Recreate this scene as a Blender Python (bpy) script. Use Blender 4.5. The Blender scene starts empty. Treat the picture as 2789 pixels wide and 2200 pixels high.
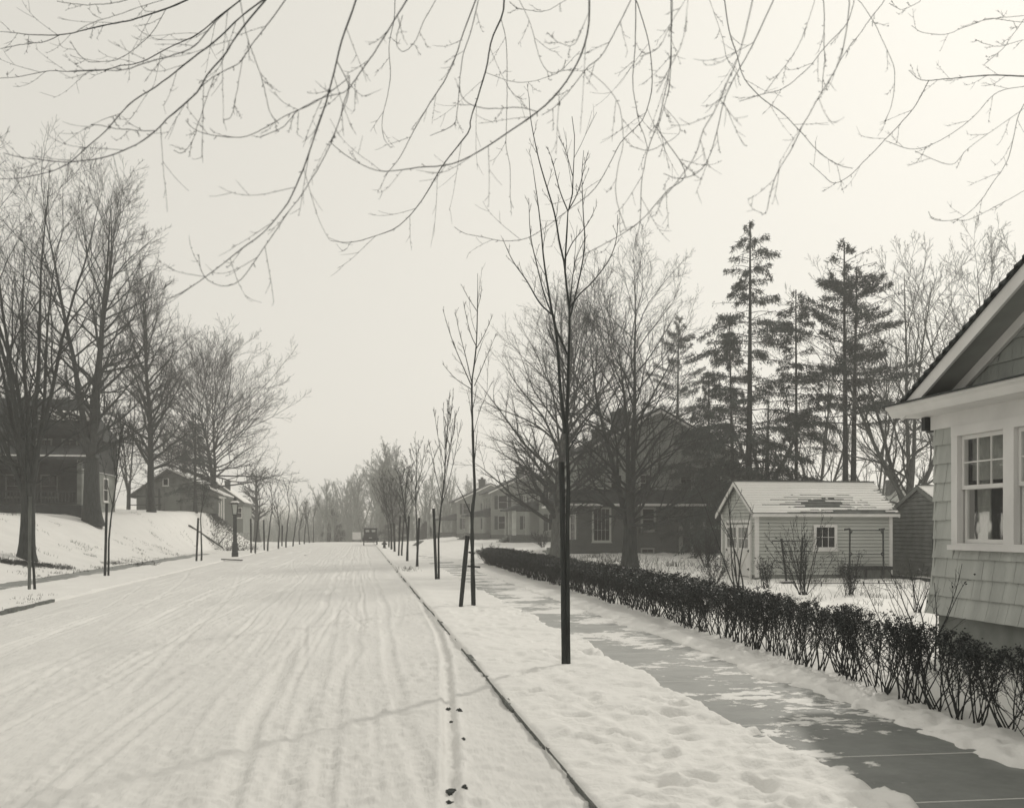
import bpy, math, random
import numpy as np
from mathutils import Vector, Matrix

# ------------------------------------------------------------------ camera, sky, sun, exposure
scene = bpy.context.scene
COL = scene.collection
R = math.radians
CAM_H = 1.85
YAW = R(8.2)
FPX = 2850.0            # focal length in pixels of the 2789 px wide photograph
HORIZON = 1438.0
SUN_AZ, SUN_EL = R(37), R(31)   # azimuth measured from +Y (along the road) towards +X

cam_d = bpy.data.cameras.new('camera')
cam = bpy.data.objects.new('camera', cam_d); COL.objects.link(cam)
cam.location = (0, 0, CAM_H)
cam.rotation_euler = (R(90), 0, -YAW)
cam_d.sensor_width = 36.0
cam_d.lens = 36.0 * FPX / 2789.0
cam_d.shift_y = (HORIZON - 1100.0) / 2789.0
cam_d.clip_start = 0.05
cam_d.clip_end = 3000
cam_d.dof.use_dof = True
cam_d.dof.focus_distance = 17.0
cam_d.dof.aperture_fstop = 2.9
scene.camera = cam

world = bpy.data.worlds.new('World'); scene.world = world
world.use_nodes = True
wt = world.node_tree
for n in list(wt.nodes): wt.nodes.remove(n)
wo = wt.nodes.new('ShaderNodeOutputWorld')
bg = wt.nodes.new('ShaderNodeBackground')
sky = wt.nodes.new('ShaderNodeTexSky')
sky.sky_type = 'NISHITA'; sky.sun_disc = False
sky.sun_elevation = SUN_EL; sky.sun_rotation = SUN_AZ
sky.air_density = 1.0; sky.dust_density = 5.0; sky.ozone_density = 1.0
bw = wt.nodes.new('ShaderNodeRGBToBW')
pw = wt.nodes.new('ShaderNodeMath'); pw.operation = 'POWER'; pw.inputs[1].default_value = 0.125
tint = wt.nodes.new('ShaderNodeMix'); tint.data_type = 'RGBA'; tint.blend_type = 'MULTIPLY'
tint.inputs[0].default_value = 1.0
tint.inputs[7].default_value = (1.0, 0.968, 0.88, 1)
ramp_c = wt.nodes.new('ShaderNodeCombineColor')
wt.links.new(sky.outputs[0], bw.inputs[0]); wt.links.new(bw.outputs[0], pw.inputs[0])
for i in range(3): wt.links.new(pw.outputs[0], ramp_c.inputs[i])
wt.links.new(ramp_c.outputs[0], tint.inputs[6])
wt.links.new(tint.outputs[2], bg.inputs[0])
SKY_STRENGTH = 0.615
bg.inputs[1].default_value = SKY_STRENGTH
wt.links.new(bg.outputs[0], wo.inputs[0])

sl = bpy.data.lights.new('sun', 'SUN'); sun = bpy.data.objects.new('sun', sl); COL.objects.link(sun)
sl.energy = 1.45; sl.angle = R(1.2); sl.color = (1.0, 0.95, 0.86)
sdir = Vector((math.sin(SUN_AZ) * math.cos(SUN_EL), math.cos(SUN_AZ) * math.cos(SUN_EL), math.sin(SUN_EL)))
sun.rotation_euler = (-sdir).to_track_quat('-Z', 'Y').to_euler()
sun.location = (30, 40, 40)

vs = scene.view_settings
vs.view_transform = 'Standard'; vs.look = 'None'; vs.exposure = 0.0; vs.gamma = 1.0
scene.render.engine = 'CYCLES'
cy = scene.cycles
cy.use_denoising = True
cy.max_bounces = 6; cy.diffuse_bounces = 3; cy.glossy_bounces = 2; cy.transparent_max_bounces = 8
cy.volume_bounces = 1; cy.sample_clamp_indirect = 4.0

# ------------------------------------------------------------------ photo geometry helpers
SY, CY = math.sin(YAW), math.cos(YAW)
FWD = np.array([SY, CY, 0.0]); RGT = np.array([CY, -SY, 0.0])
def uv(px, py): return (px - 1394.5) / FPX, (HORIZON - py) / FPX
def at(px, py, d):
    """point seen at photo pixel (px, py) at a depth of d metres"""
    u, v = uv(px, py)
    p = d * (FWD + u * RGT); p[2] = CAM_H + v * d
    return p
def on_y(px, py, Y):
    u, v = uv(px, py); d = Y / (CY - u * SY)
    return d * (SY + u * CY), CAM_H + v * d
def on_x(px, py, X):
    u, v = uv(px, py); d = X / (SY + u * CY)
    return d * (CY - u * SY), CAM_H + v * d

# ------------------------------------------------------------------ noise and terrain
def _hash(ix, iy, seed):
    h = (ix.astype(np.int64) * 374761393 + iy.astype(np.int64) * 668265263 + seed * 974634541) & 0xFFFFFFFF
    h = ((h ^ (h >> 13)) * 1274126177) & 0xFFFFFFFF
    h = h ^ (h >> 16)
    return (h & 0xFFFF) / 65535.0
def vnoise(x, y, seed=0):
    x = np.asarray(x, float); y = np.asarray(y, float)
    ix = np.floor(x); iy = np.floor(y); fx = x - ix; fy = y - iy
    fx = fx * fx * (3 - 2 * fx); fy = fy * fy * (3 - 2 * fy)
    a = _hash(ix, iy, seed); b = _hash(ix + 1, iy, seed); c = _hash(ix, iy + 1, seed); d = _hash(ix + 1, iy + 1, seed)
    return (a * (1 - fx) + b * fx) * (1 - fy) + (c * (1 - fx) + d * fx) * fy
def fbm(x, y, seed=0, oct=3):
    s = 0; a = 1; t = 0
    for k in range(oct):
        s = s + a * vnoise(np.asarray(x) * 2 ** k, np.asarray(y) * 2 ** k, seed + k * 17); t += a; a *= 0.5
    return s / t - 0.5
def sstep(a, b, x):
    t = np.clip((np.asarray(x, float) - a) / (b - a), 0, 1); return t * t * (3 - 2 * t)

KERB_R, KERB_L = 1.50, -7.62
WALK_R = (3.52, 4.90)
WALK_L = (-11.75, -10.45)
def base_z(X, Y):
    """large-scale terrain without snow detail"""
    X = np.asarray(X, float); Y = np.asarray(Y, float)
    z = np.full(np.broadcast(X, Y).shape, 0.05)
    z = z + np.interp(Y, [70, 97, 120, 150], [0, .42, .5, .6]) * sstep(5, 12, X)
    t = np.clip(-12.1 - X, 0, None)
    h = np.interp(Y, [20, 45, 60, 75, 92], [2.0, 2.3, 2.55, 2.8, 3.2]) * (1 - sstep(100, 138, Y))
    w = np.interp(Y, [20, 38, 50, 62, 75, 88], [10, 9, 8, 6.8, 4.2, 2.0])
    z = z + h * (.5 * sstep(0, 1, t / w) + .5 * np.clip(t / w, 0, 1)) + 0.025 * np.clip(t - w, 0, 30) * (1 - sstep(100, 138, Y))
    # the street dips out of sight beyond the crest, then a wooded hill closes the view
    z = z - sstep(140, 185, Y) * 2.6 + sstep(200, 320, Y) * 11.0
    return z
def ground_hit(px, py, dmax=320.0):
    u, v = uv(px, py)
    ds = np.geomspace(3.0, dmax, 6000)
    X = ds * (SY + u * CY); Y = ds * (CY - u * SY); Z = CAM_H + v * ds
    below = np.nonzero(Z <= base_z(X, Y))[0]
    i = below[0] if len(below) else len(ds) - 1
    return np.array([X[i], Y[i], float(base_z(X[i], Y[i]))]), ds[i]
def gz(x, y): return float(base_z(x, y))

# ------------------------------------------------------------------ materials
def new_mat(name):
    m = bpy.data.materials.new(name); m.use_nodes = True
    nt = m.node_tree
    return m, nt, nt.nodes['Principled BSDF']
MATS = {}
def mat(name, col, rough=0.8, var=0.25, scale=6.0, bump=0.15, bscale=None, stretch=(1, 1, 1), spec=0.25, coord='Object', detail=5):
    if name in MATS: return MATS[name]
    m, nt, b = new_mat(name)
    b.inputs['Roughness'].default_value = rough
    b.inputs['Specular IOR Level'].default_value = spec
    tc = nt.nodes.new('ShaderNodeTexCoord'); mp = nt.nodes.new('ShaderNodeMapping')
    mp.inputs['Scale'].default_value = stretch
    nt.links.new(tc.outputs[coord], mp.inputs[0])
    nz = nt.nodes.new('ShaderNodeTexNoise'); nz.inputs['Scale'].default_value = scale; nz.inputs['Detail'].default_value = detail
    nt.links.new(mp.outputs[0], nz.inputs['Vector'])
    rp = nt.nodes.new('ShaderNodeValToRGB')
    e = rp.color_ramp.elements
    e[0].position = 0.3; e[1].position = 0.7
    e[0].color = tuple(c * (1 - var) for c in col) + (1,)
    e[1].color = tuple(min(1, c * (1 + var)) for c in col) + (1,)
    nt.links.new(nz.outputs['Fac'], rp.inputs[0]); nt.links.new(rp.outputs[0], b.inputs['Base Color'])
    if bump > 0:
        n2 = nt.nodes.new('ShaderNodeTexNoise'); n2.inputs['Scale'].default_value = bscale or scale * 4; n2.inputs['Detail'].default_value = 4
        nt.links.new(mp.outputs[0], n2.inputs['Vector'])
        bp = nt.nodes.new('ShaderNodeBump'); bp.inputs['Strength'].default_value = bump; bp.inputs['Distance'].default_value = 0.03
        nt.links.new(n2.outputs['Fac'], bp.inputs['Height']); nt.links.new(bp.outputs[0], b.inputs['Normal'])
    MATS[name] = m
    return m
def grey(v, warm=0.0):   # warm > 0 : sepia paper tone, < 0 : cool ink tone
    f = (.89, 1, .98) if v < .1 else (.94, 1, .95) if v < .3 else (.96, 1, .965) if v < .6 else (1, 1, 1)      # old print: dark things lean to a cool green-black
    return (f[0] * v * (1 + 0.03 * warm), v, f[2] * v * (1 - 0.09 * warm))

SNOW = mat('snow', grey(0.77, .35), 0.65, 0.035, 0.9, 0.35, 22.0, spec=0.2, coord='Object')
PACKED = mat('packed_snow', grey(0.69, .35), 0.6, 0.055, 0.7, 0.35, 14.0, stretch=(2.2, .45, 1))
BARK = mat('bark', grey(0.042, .2), 0.9, 0.45, 5.0, 0.6, 18.0, stretch=(3, 3, .5))
BARK_PALE = mat('pale_bark', grey(0.11, .2), 0.9, 0.4, 5.0, 0.5, 18.0, stretch=(3, 3, .5))
TWIG = mat('twig_bark', grey(0.042, .1), 0.85, 0.3, 3.0, 0)
WOOD_FAR = mat('haze_paled_bark', grey(0.25, .1), 0.85, 0.3, 1.0, 0)  # bark colour paled to paint in the thicker haze over the far wood
TWIG_PALE = mat('pale_twig_bark', grey(0.10, .1), 0.85, 0.3, 3.0, 0)
STAKE = mat('weathered_stake', grey(0.035, 0), 0.9, 0.4, 7.0, 0.4, 40.0, stretch=(4, 4, .4))
STAKE_PALE = mat('pale_stake', grey(0.13, .2), 0.9, 0.35, 7.0, 0.4, 40.0, stretch=(4, 4, .4))
NEEDLE = mat('needles', (0.048, 0.060, 0.055), 0.7, 0.4, 1.2, 0)
PRIVET = mat('privet_leaf', (0.017, 0.022, 0.0215), 0.5, 0.5, 3.0, 0, spec=0.35)
PRIVET_STEM = mat('privet_stem', grey(0.026, 0), 0.85, 0.4, 6.0, 0)
DRYGRASS = mat('dry_grass', grey(0.10, .5), 0.9, 0.4, 4.0, 0)
KERB = mat('kerb_stone', grey(0.13, .2), 0.9, 0.35, 9.0, 0.4, 40.0)
WHITE_PAINT = mat('white_paint', grey(0.68, .3), 0.55, 0.08, 2.0, 0.08, 30.0)
GREY_TRIM = mat('grey_trim_paint', grey(0.68, .25), 0.5, 0.09, 1.6, 0.08, 30.0)
CLAP = mat('clapboard_paint', grey(0.46, .3), 0.6, 0.12, 1.4, 0.12, 25.0, stretch=(.5, 2, 2))
CLAP_DARK = mat('dark_clapboard', grey(0.16, .1), 0.7, 0.2, 1.4, 0.15, 25.0, stretch=(.5, 2, 2))
CLAP_FAR = mat('pale_clapboard', grey(0.22, .3), 0.7, 0.12, 1.0, 0.1, 20.0)
SHAKE_DARK = mat('dark_shakes', grey(0.045, -.2), 0.85, 0.35, 2.5, 0.3, 20.0)
SHAKE_GREY = mat('grey_shakes', grey(0.17, .2), 0.85, 0.3, 2.0, 0.3, 20.0)
ROOF_DARK = mat('dark_roof_shingle', grey(0.055, -.2), 0.9, 0.4, 4.0, 0.4, 30.0)
ROOF_GREY = mat('grey_roof_shingle', grey(0.12, .1), 0.9, 0.35, 3.0, 0.3, 30.0)
SOFFIT = mat('soffit_paint', grey(0.30, .2), 0.6, 0.1, 3.0, 0.05)
CONCRETE = mat('foundation_concrete', grey(0.22, .2), 0.9, 0.25, 2.5, 0.3, 24.0)
IRON = mat('iron', grey(0.04, -.2), 0.6, 0.3, 8.0, 0.1)
CARPAINT = mat('car_paint', grey(0.03, -.2), 0.35, 0.2, 2.0, 0)
RUBBER = mat('tyre_rubber', grey(0.03, 0), 0.9, 0.2, 8.0, 0)
DARKROOM = mat('room_darkness', grey(0.05, .2), 0.9, 0.2, 2.0, 0)
CURTAIN = mat('curtain_cloth', grey(0.62, .4), 0.9, 0.12, 6.0, 0.1, 60.0)
DARKGLASS = mat('dark_window_glass', grey(0.018, -.2), 0.12, 0.3, 1.5, 0, spec=0.22)
BOARD_WHITE = mat('white_board', grey(0.6, .3), 0.7, 0.08, 3.0, 0)
SOIL = mat('bare_soil', grey(0.05, .4), 0.95, 0.5, 3.0, 0.6, 14.0)

def glass_mat():
    m, nt, b = new_mat('window_glass')
    nt.nodes.remove(b)
    out = nt.nodes['Material Output']
    tr = nt.nodes.new('ShaderNodeBsdfTransparent'); gl = nt.nodes.new('ShaderNodeBsdfGlossy'); gl.inputs['Roughness'].default_value = 0.02
    tr.inputs[0].default_value = (.88, .9, .88, 1)
    mx = nt.nodes.new('ShaderNodeMixShader'); lw = nt.nodes.new('ShaderNodeLayerWeight'); lw.inputs[0].default_value = 0.45
    ad = nt.nodes.new('ShaderNodeMath'); ad.operation = 'MULTIPLY_ADD'; ad.inputs[1].default_value = 0.45; ad.inputs[2].default_value = 0.09
    ad.use_clamp = True
    nt.links.new(lw.outputs['Fresnel'], ad.inputs[0]); nt.links.new(ad.outputs[0], mx.inputs[0])
    nz = nt.nodes.new('ShaderNodeTexNoise'); nz.inputs['Scale'].default_value = 2.2
    bp = nt.nodes.new('ShaderNodeBump'); bp.inputs['Strength'].default_value = 0.05; bp.inputs['Distance'].default_value = 0.02
    nt.links.new(nz.outputs['Fac'], bp.inputs['Height']); nt.links.new(bp.outputs[0], gl.inputs['Normal'])
    nt.links.new(tr.outputs[0], mx.inputs[1]); nt.links.new(gl.outputs[0], mx.inputs[2]); nt.links.new(mx.outputs[0], out.inputs[0])
    return m
GLASS = glass_mat()

def brick_mat():
    m, nt, b = new_mat('dark_brick')
    b.inputs['Roughness'].default_value = 0.9
    tc = nt.nodes.new('ShaderNodeTexCoord'); mp = nt.nodes.new('ShaderNodeMapping'); mp.inputs['Rotation'].default_value = (R(90), 0, 0)
    br = nt.nodes.new('ShaderNodeTexBrick')
    br.inputs['Color1'].default_value = grey(0.035, .2) + (1,); br.inputs['Color2'].default_value = grey(0.065, .2) + (1,)
    br.inputs['Mortar'].default_value = grey(0.20, .3) + (1,)
    br.inputs['Scale'].default_value = 1.0; br.inputs['Brick Width'].default_value = 0.24; br.inputs['Row Height'].default_value = 0.085
    br.inputs['Mortar Size'].default_value = 0.011
    nt.links.new(tc.outputs['Object'], mp.inputs[0]); nt.links.new(mp.outputs[0], br.inputs['Vector'])
    nt.links.new(br.outputs['Color'], b.inputs['Base Color'])
    return m
BRICK = brick_mat()

def walk_mat(name, thr, far=.06):
    """worn concrete with thin trodden snow left in patches"""
    m, nt, b = new_mat(name)
    b.inputs['Roughness'].default_value = 0.55; b.inputs['Specular IOR Level'].default_value = 0.5
    tc = nt.nodes.new('ShaderNodeTexCoord')
    mp = nt.nodes.new('ShaderNodeMapping'); mp.inputs['Scale'].default_value = (1, 1.15, 1)
    nt.links.new(tc.outputs['Object'], mp.inputs[0])
    n1 = nt.nodes.new('ShaderNodeTexNoise'); n1.inputs['Scale'].default_value = 3.4; n1.inputs['Detail'].default_value = 7; n1.inputs['Roughness'].default_value = .68
    n2 = nt.nodes.new('ShaderNodeTexNoise'); n2.inputs['Scale'].default_value = 0.5; n2.inputs['Detail'].default_value = 2
    nt.links.new(mp.outputs[0], n1.inputs['Vector']); nt.links.new(tc.outputs['Object'], n2.inputs['Vector'])
    ma = nt.nodes.new('ShaderNodeMath'); ma.operation = 'MULTIPLY_ADD'; ma.inputs[1].default_value = 0.75
    mh = nt.nodes.new('ShaderNodeMath'); mh.operation = 'MULTIPLY'; mh.inputs[1].default_value = 0.5; nt.links.new(n1.outputs['Fac'], mh.inputs[0])
    nt.links.new(n2.outputs['Fac'], ma.inputs[0]); nt.links.new(mh.outputs[0], ma.inputs[2])
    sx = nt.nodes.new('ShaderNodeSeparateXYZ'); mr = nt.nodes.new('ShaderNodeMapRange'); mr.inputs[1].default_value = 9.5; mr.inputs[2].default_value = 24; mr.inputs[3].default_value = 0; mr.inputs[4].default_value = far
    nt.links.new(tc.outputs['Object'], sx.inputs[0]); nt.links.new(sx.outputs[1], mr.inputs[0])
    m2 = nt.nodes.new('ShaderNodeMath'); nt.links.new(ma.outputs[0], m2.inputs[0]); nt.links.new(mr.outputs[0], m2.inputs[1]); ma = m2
    rp = nt.nodes.new('ShaderNodeValToRGB'); rp.color_ramp.elements[0].position = thr; rp.color_ramp.elements[1].position = thr + 0.02
    nt.links.new(ma.outputs[0], rp.inputs[0])
    n3 = nt.nodes.new('ShaderNodeTexNoise'); n3.inputs['Scale'].default_value = 2.6; n3.inputs['Detail'].default_value = 12; n3.inputs['Roughness'].default_value = .78
    nt.links.new(tc.outputs['Object'], n3.inputs['Vector'])
    r3 = nt.nodes.new('ShaderNodeValToRGB')
    r3.color_ramp.elements[0].position = .3; r3.color_ramp.elements[1].position = .75
    r3.color_ramp.elements[0].color = grey(0.12, .1) + (1,); r3.color_ramp.elements[1].color = grey(0.23, .1) + (1,)
    nt.links.new(n3.outputs['Fac'], r3.inputs[0])
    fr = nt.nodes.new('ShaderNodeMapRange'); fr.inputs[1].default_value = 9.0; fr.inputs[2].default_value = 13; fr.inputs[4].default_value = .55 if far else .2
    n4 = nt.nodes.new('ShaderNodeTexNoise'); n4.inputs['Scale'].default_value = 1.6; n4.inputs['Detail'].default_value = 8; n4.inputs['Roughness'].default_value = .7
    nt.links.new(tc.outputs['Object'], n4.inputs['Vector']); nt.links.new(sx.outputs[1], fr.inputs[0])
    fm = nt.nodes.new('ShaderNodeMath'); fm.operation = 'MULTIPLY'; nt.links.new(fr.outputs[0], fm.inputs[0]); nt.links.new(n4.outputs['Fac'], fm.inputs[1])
    glare_film = nt.nodes.new('ShaderNodeMix'); glare_film.data_type = 'RGBA'; glare_film.inputs[7].default_value = grey(0.70, .3) + (1,)      # thin frost, with the glare of sunlit concrete mixed in as paler colour
    nt.links.new(fm.outputs[0], glare_film.inputs[0]); nt.links.new(r3.outputs[0], glare_film.inputs[6])
    mx = nt.nodes.new('ShaderNodeMix'); mx.data_type = 'RGBA'
    nt.links.new(rp.outputs[0], mx.inputs[0]); nt.links.new(glare_film.outputs[2], mx.inputs[6]); mx.inputs[7].default_value = grey(0.74, .35) + (1,)
    nt.links.new(mx.outputs[2], b.inputs['Base Color'])
    bp = nt.nodes.new('ShaderNodeBump'); bp.inputs['Strength'].default_value = 0.5; bp.inputs['Distance'].default_value = 0.02
    nt.links.new(rp.outputs[0], bp.inputs['Height']); nt.links.new(bp.outputs[0], b.inputs['Normal'])
    return m

# ------------------------------------------------------------------ mesh and object helpers
def tag(o, label=None, cat=None, group=None, kind=None):
    if label: o['label'] = label
    if cat: o['category'] = cat
    if group: o['group'] = group
    if kind: o['kind'] = kind
    return o
def thing(name, label, cat, loc=(0, 0, 0), group=None):
    o = bpy.data.objects.new(name, None); COL.objects.link(o)
    o.location = tuple(float(c) for c in loc); o.empty_display_size = 0.2
    return tag(o, label, cat, group)
def root_loc(p):
    v = np.zeros(3)
    while p is not None:
        v += np.array(p.location); p = p.parent
    return v
def link_mesh(name, me, m, parent=None, loc=None):
    if m is not None: me.materials.append(m)
    o = bpy.data.objects.new(name, me); COL.objects.link(o)
    if parent is not None: o.parent = parent
    if loc is not None: o.location = tuple(float(c) for c in loc)
    return o
def np_mesh(name, V, quads=None, tris=None, smooth=False):
    me = bpy.data.meshes.new(name)
    V = np.ascontiguousarray(V, dtype=np.float32)
    loops = []; starts = []; tot = 0
    parts = []
    if quads is not None and len(quads): parts.append((np.asarray(quads, np.int32), 4))
    if tris is not None and len(tris): parts.append((np.asarray(tris, np.int32), 3))
    for f, k in parts:
        loops.append(f.ravel()); starts.append(tot + np.arange(len(f)) * k); tot += len(f) * k
    loops = np.concatenate(loops); starts = np.concatenate(starts).astype(np.int32)
    me.vertices.add(len(V)); me.vertices.foreach_set('co', V.ravel())
    me.loops.add(len(loops)); me.loops.foreach_set('vertex_index', loops.astype(np.int32))
    me.polygons.add(len(starts)); me.polygons.foreach_set('loop_start', starts)
    if smooth: me.polygons.foreach_set('use_smooth', np.ones(len(starts), bool))
    me.update(calc_edges=True); me.validate()
    return me

class MB:
    """collects boxes, slabs, prisms and tubes in world coordinates; build() links them as one mesh"""
    def __init__(s): s.v = []; s.f = []
    def poly(s, pts):
        i = len(s.v); s.v += [tuple(map(float, p)) for p in pts]; s.f.append(tuple(range(i, i + len(pts)))); return s
    def box(s, x0, x1, y0, y1, z0, z1):
        i = len(s.v)
        s.v += [(x0, y0, z0), (x1, y0, z0), (x1, y1, z0), (x0, y1, z0), (x0, y0, z1), (x1, y0, z1), (x1, y1, z1), (x0, y1, z1)]
        for q in ((0, 3, 2, 1), (4, 5, 6, 7), (0, 1, 5, 4), (1, 2, 6, 5), (2, 3, 7, 6), (3, 0, 4, 7)): s.f.append(tuple(i + k for k in q))
        return s
    def hexa(s, b, t):
        """bottom quad b and top quad t (four points each, same order)"""
        i = len(s.v); s.v += [tuple(map(float, p)) for p in list(b) + list(t)]
        for q in ((0, 3, 2, 1), (4, 5, 6, 7), (0, 1, 5, 4), (1, 2, 6, 5), (2, 3, 7, 6), (3, 0, 4, 7)): s.f.append(tuple(i + k for k in q))
        return s
    def prism(s, pts, off):
        n = len(pts); i = len(s.v); o = np.array(off, float)
        s.v += [tuple(map(float, p)) for p in pts] + [tuple(np.array(p, float) + o) for p in pts]
        s.f.append(tuple(i + k for k in range(n))); s.f.append(tuple(i + n + k for k in reversed(range(n))))
        for k in range(n):
            a, b = k, (k + 1) % n; s.f.append((i + a, i + n + a, i + n + b, i + b))
        return s
    def bar(s, p, q, w, h=None):
        p = np.array(p, float); q = np.array(q, float); h = h or w
        t = q - p; t /= np.linalg.norm(t)
        ref = np.array([0, 0, 1.0]) if abs(t[2]) < .9 else np.array([1.0, 0, 0])
        a = np.cross(t, ref); a /= np.linalg.norm(a); b = np.cross(t, a)
        c = [(-1, -1), (1, -1), (1, 1), (-1, 1)]
        s.hexa([p + a * w / 2 * i + b * h / 2 * j for i, j in c], [q + a * w / 2 * i + b * h / 2 * j for i, j in c]); return s
    def tube(s, pts, rad, n=8, cap=True):
        pts = np.array(pts, float); rad = np.broadcast_to(np.array(rad, float), (len(pts),))
        i0 = len(s.v)
        for k, p in enumerate(pts):
            t = pts[min(k + 1, len(pts) - 1)] - pts[max(k - 1, 0)]; t /= np.linalg.norm(t)
            ref = np.array([0, 0, 1.0]) if abs(t[2]) < .9 else np.array([1.0, 0, 0])
            a = np.cross(t, ref); a /= np.linalg.norm(a); b = np.cross(t, a)
            for j in range(n):
                an = 2 * math.pi * j / n; s.v.append(tuple(p + rad[k] * (math.cos(an) * a + math.sin(an) * b)))
        for k in range(len(pts) - 1):
            for j in range(n):
                s.f.append((i0 + k * n + j, i0 + k * n + (j + 1) % n, i0 + (k + 1) * n + (j + 1) % n, i0 + (k + 1) * n + j))
        if cap:
            s.f.append(tuple(i0 + j for j in reversed(range(n)))); s.f.append(tuple(i0 + (len(pts) - 1) * n + j for j in range(n)))
        return s
    def lathe(s, c, prof, n=12):
        c = np.array(c, float)
        return s.tube([c + (0, 0, z + k * 1e-5) for k, (r, z) in enumerate(prof)], [r for r, z in prof], n)
    def rot(s, angle, c):
        """turn everything collected so far about the vertical through c"""
        ca, sa = math.cos(angle), math.sin(angle)
        s.v = [(c[0] + (x - c[0]) * ca - (y - c[1]) * sa, c[1] + (x - c[0]) * sa + (y - c[1]) * ca, z) for x, y, z in s.v]; return s
    def build(s, name, m, parent=None, loc=None, smooth=False):
        o = root_loc(parent) if parent is not None else np.array(loc if loc is not None else (0, 0, 0), float)
        me = bpy.data.meshes.new(name)
        me.from_pydata([tuple(np.array(v) - o) for v in s.v], [], s.f); me.update()
        if smooth:
            for p in me.polygons: p.use_smooth = True
        return link_mesh(name, me, m, parent, None if parent is not None else o)

# --- branching wood, vectorised -------------------------------------------------
def norm(a): return a / np.maximum(np.linalg.norm(a, axis=-1, keepdims=True), 1e-9)
def grow(start, d, L, r0, r1, nseg, wig, trop, rng, curl=None):
    N = len(start); P = np.zeros((N, nseg + 1, 3)); P[:, 0] = start; d = norm(d)
    for k in range(nseg):
        d = d + rng.normal(0, wig, (N, 3)); d[:, 2] += trop if np.isscalar(trop) else trop[:, k] if np.ndim(trop) == 2 else trop
        d = norm(d); P[:, k + 1] = P[:, k] + d * (L / nseg)[:, None]
    t = np.linspace(0, 1, nseg + 1)[None]
    Rr = r0[:, None] * (1 - t) + r1[:, None] * t
    return P, Rr
def spawn(P, Rr, L, m, t0, t1, ang, lf, rf, rng, fall=.6, angv=8, up=0.0):
    N, K = P.shape[:2]
    t = t0 + (t1 - t0) * (np.arange(m)[None] + rng.uniform(0, 1, (N, m))) / m
    x = t * (K - 1); i = np.minimum(x.astype(int), K - 2); f = x - i
    ar = np.arange(N)[:, None]
    p = P[ar, i] * (1 - f)[..., None] + P[ar, i + 1] * f[..., None]
    r = Rr[ar, i] * (1 - f) + Rr[ar, i + 1] * f
    T = norm(P[ar, i + 1] - P[ar, i])
    ref = np.where(np.abs(T[..., 2:3]) < .9, np.array([0, 0, 1.0]), np.array([1.0, 0, 0]))
    a = norm(np.cross(T, ref)); b = np.cross(T, a)
    az = rng.uniform(0, 2 * np.pi, (N, 1)) + np.arange(m)[None] * 2.4 + rng.normal(0, .5, (N, m))
    an = np.radians((ang[0] * (1 - t) + ang[1] * t) + rng.normal(0, angv, (N, m)))
    D = T * np.cos(an)[..., None] + (a * np.cos(az)[..., None] + b * np.sin(az)[..., None]) * np.sin(an)[..., None]
    D[..., 2] += up
    Lc = L[:, None] * lf * (1 - fall * (t - t0) / max(1e-6, 1 - t0)) * rng.uniform(.6, 1.15, (N, m))
    return p.reshape(-1, 3), D.reshape(-1, 3), Lc.ravel(), (r * rf).ravel()
def tubes(groups, origin=(0, 0, 0)):
    """groups: list of (pts N,K,3 ; rad N,K ; sides) -> V, quads"""
    Vs = []; Qs = []; base = 0; o = np.array(origin, float)
    for P, Rr, S in groups:
        N, K = P.shape[:2]
        if N == 0: continue
        T = np.empty_like(P); T[:, 1:-1] = P[:, 2:] - P[:, :-2]; T[:, 0] = P[:, 1] - P[:, 0]; T[:, -1] = P[:, -1] - P[:, -2]
        T = norm(T)
        mean = norm(P[:, -1] - P[:, 0])
        ref = np.where(np.abs(mean[:, 2:3]) < .8, np.array([0, 0, 1.0]), np.array([1.0, 0, 0]))[:, None]
        a = norm(np.cross(T, np.broadcast_to(ref, T.shape))); b = np.cross(T, a)
        an = np.arange(S) * 2 * np.pi / S
        V = P[:, :, None] + Rr[:, :, None, None] * (a[:, :, None] * np.cos(an)[None, None, :, None] + b[:, :, None] * np.sin(an)[None, None, :, None])
        idx = base + np.arange(N * K * S).reshape(N, K, S)
        q = np.stack([idx[:, :-1], np.roll(idx, -1, 2)[:, :-1], np.roll(idx, -1, 2)[:, 1:], idx[:, 1:]], -1).reshape(-1, 4)
        Vs.append(V.reshape(-1, 3)); Qs.append(q); base += N * K * S
    return np.concatenate(Vs) - o, np.concatenate(Qs)
def tube_obj(name, groups, m, parent):
    V, Q = tubes(groups, root_loc(parent)); return link_mesh(name, np_mesh(name, V, Q, smooth=True), m, parent)

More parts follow.
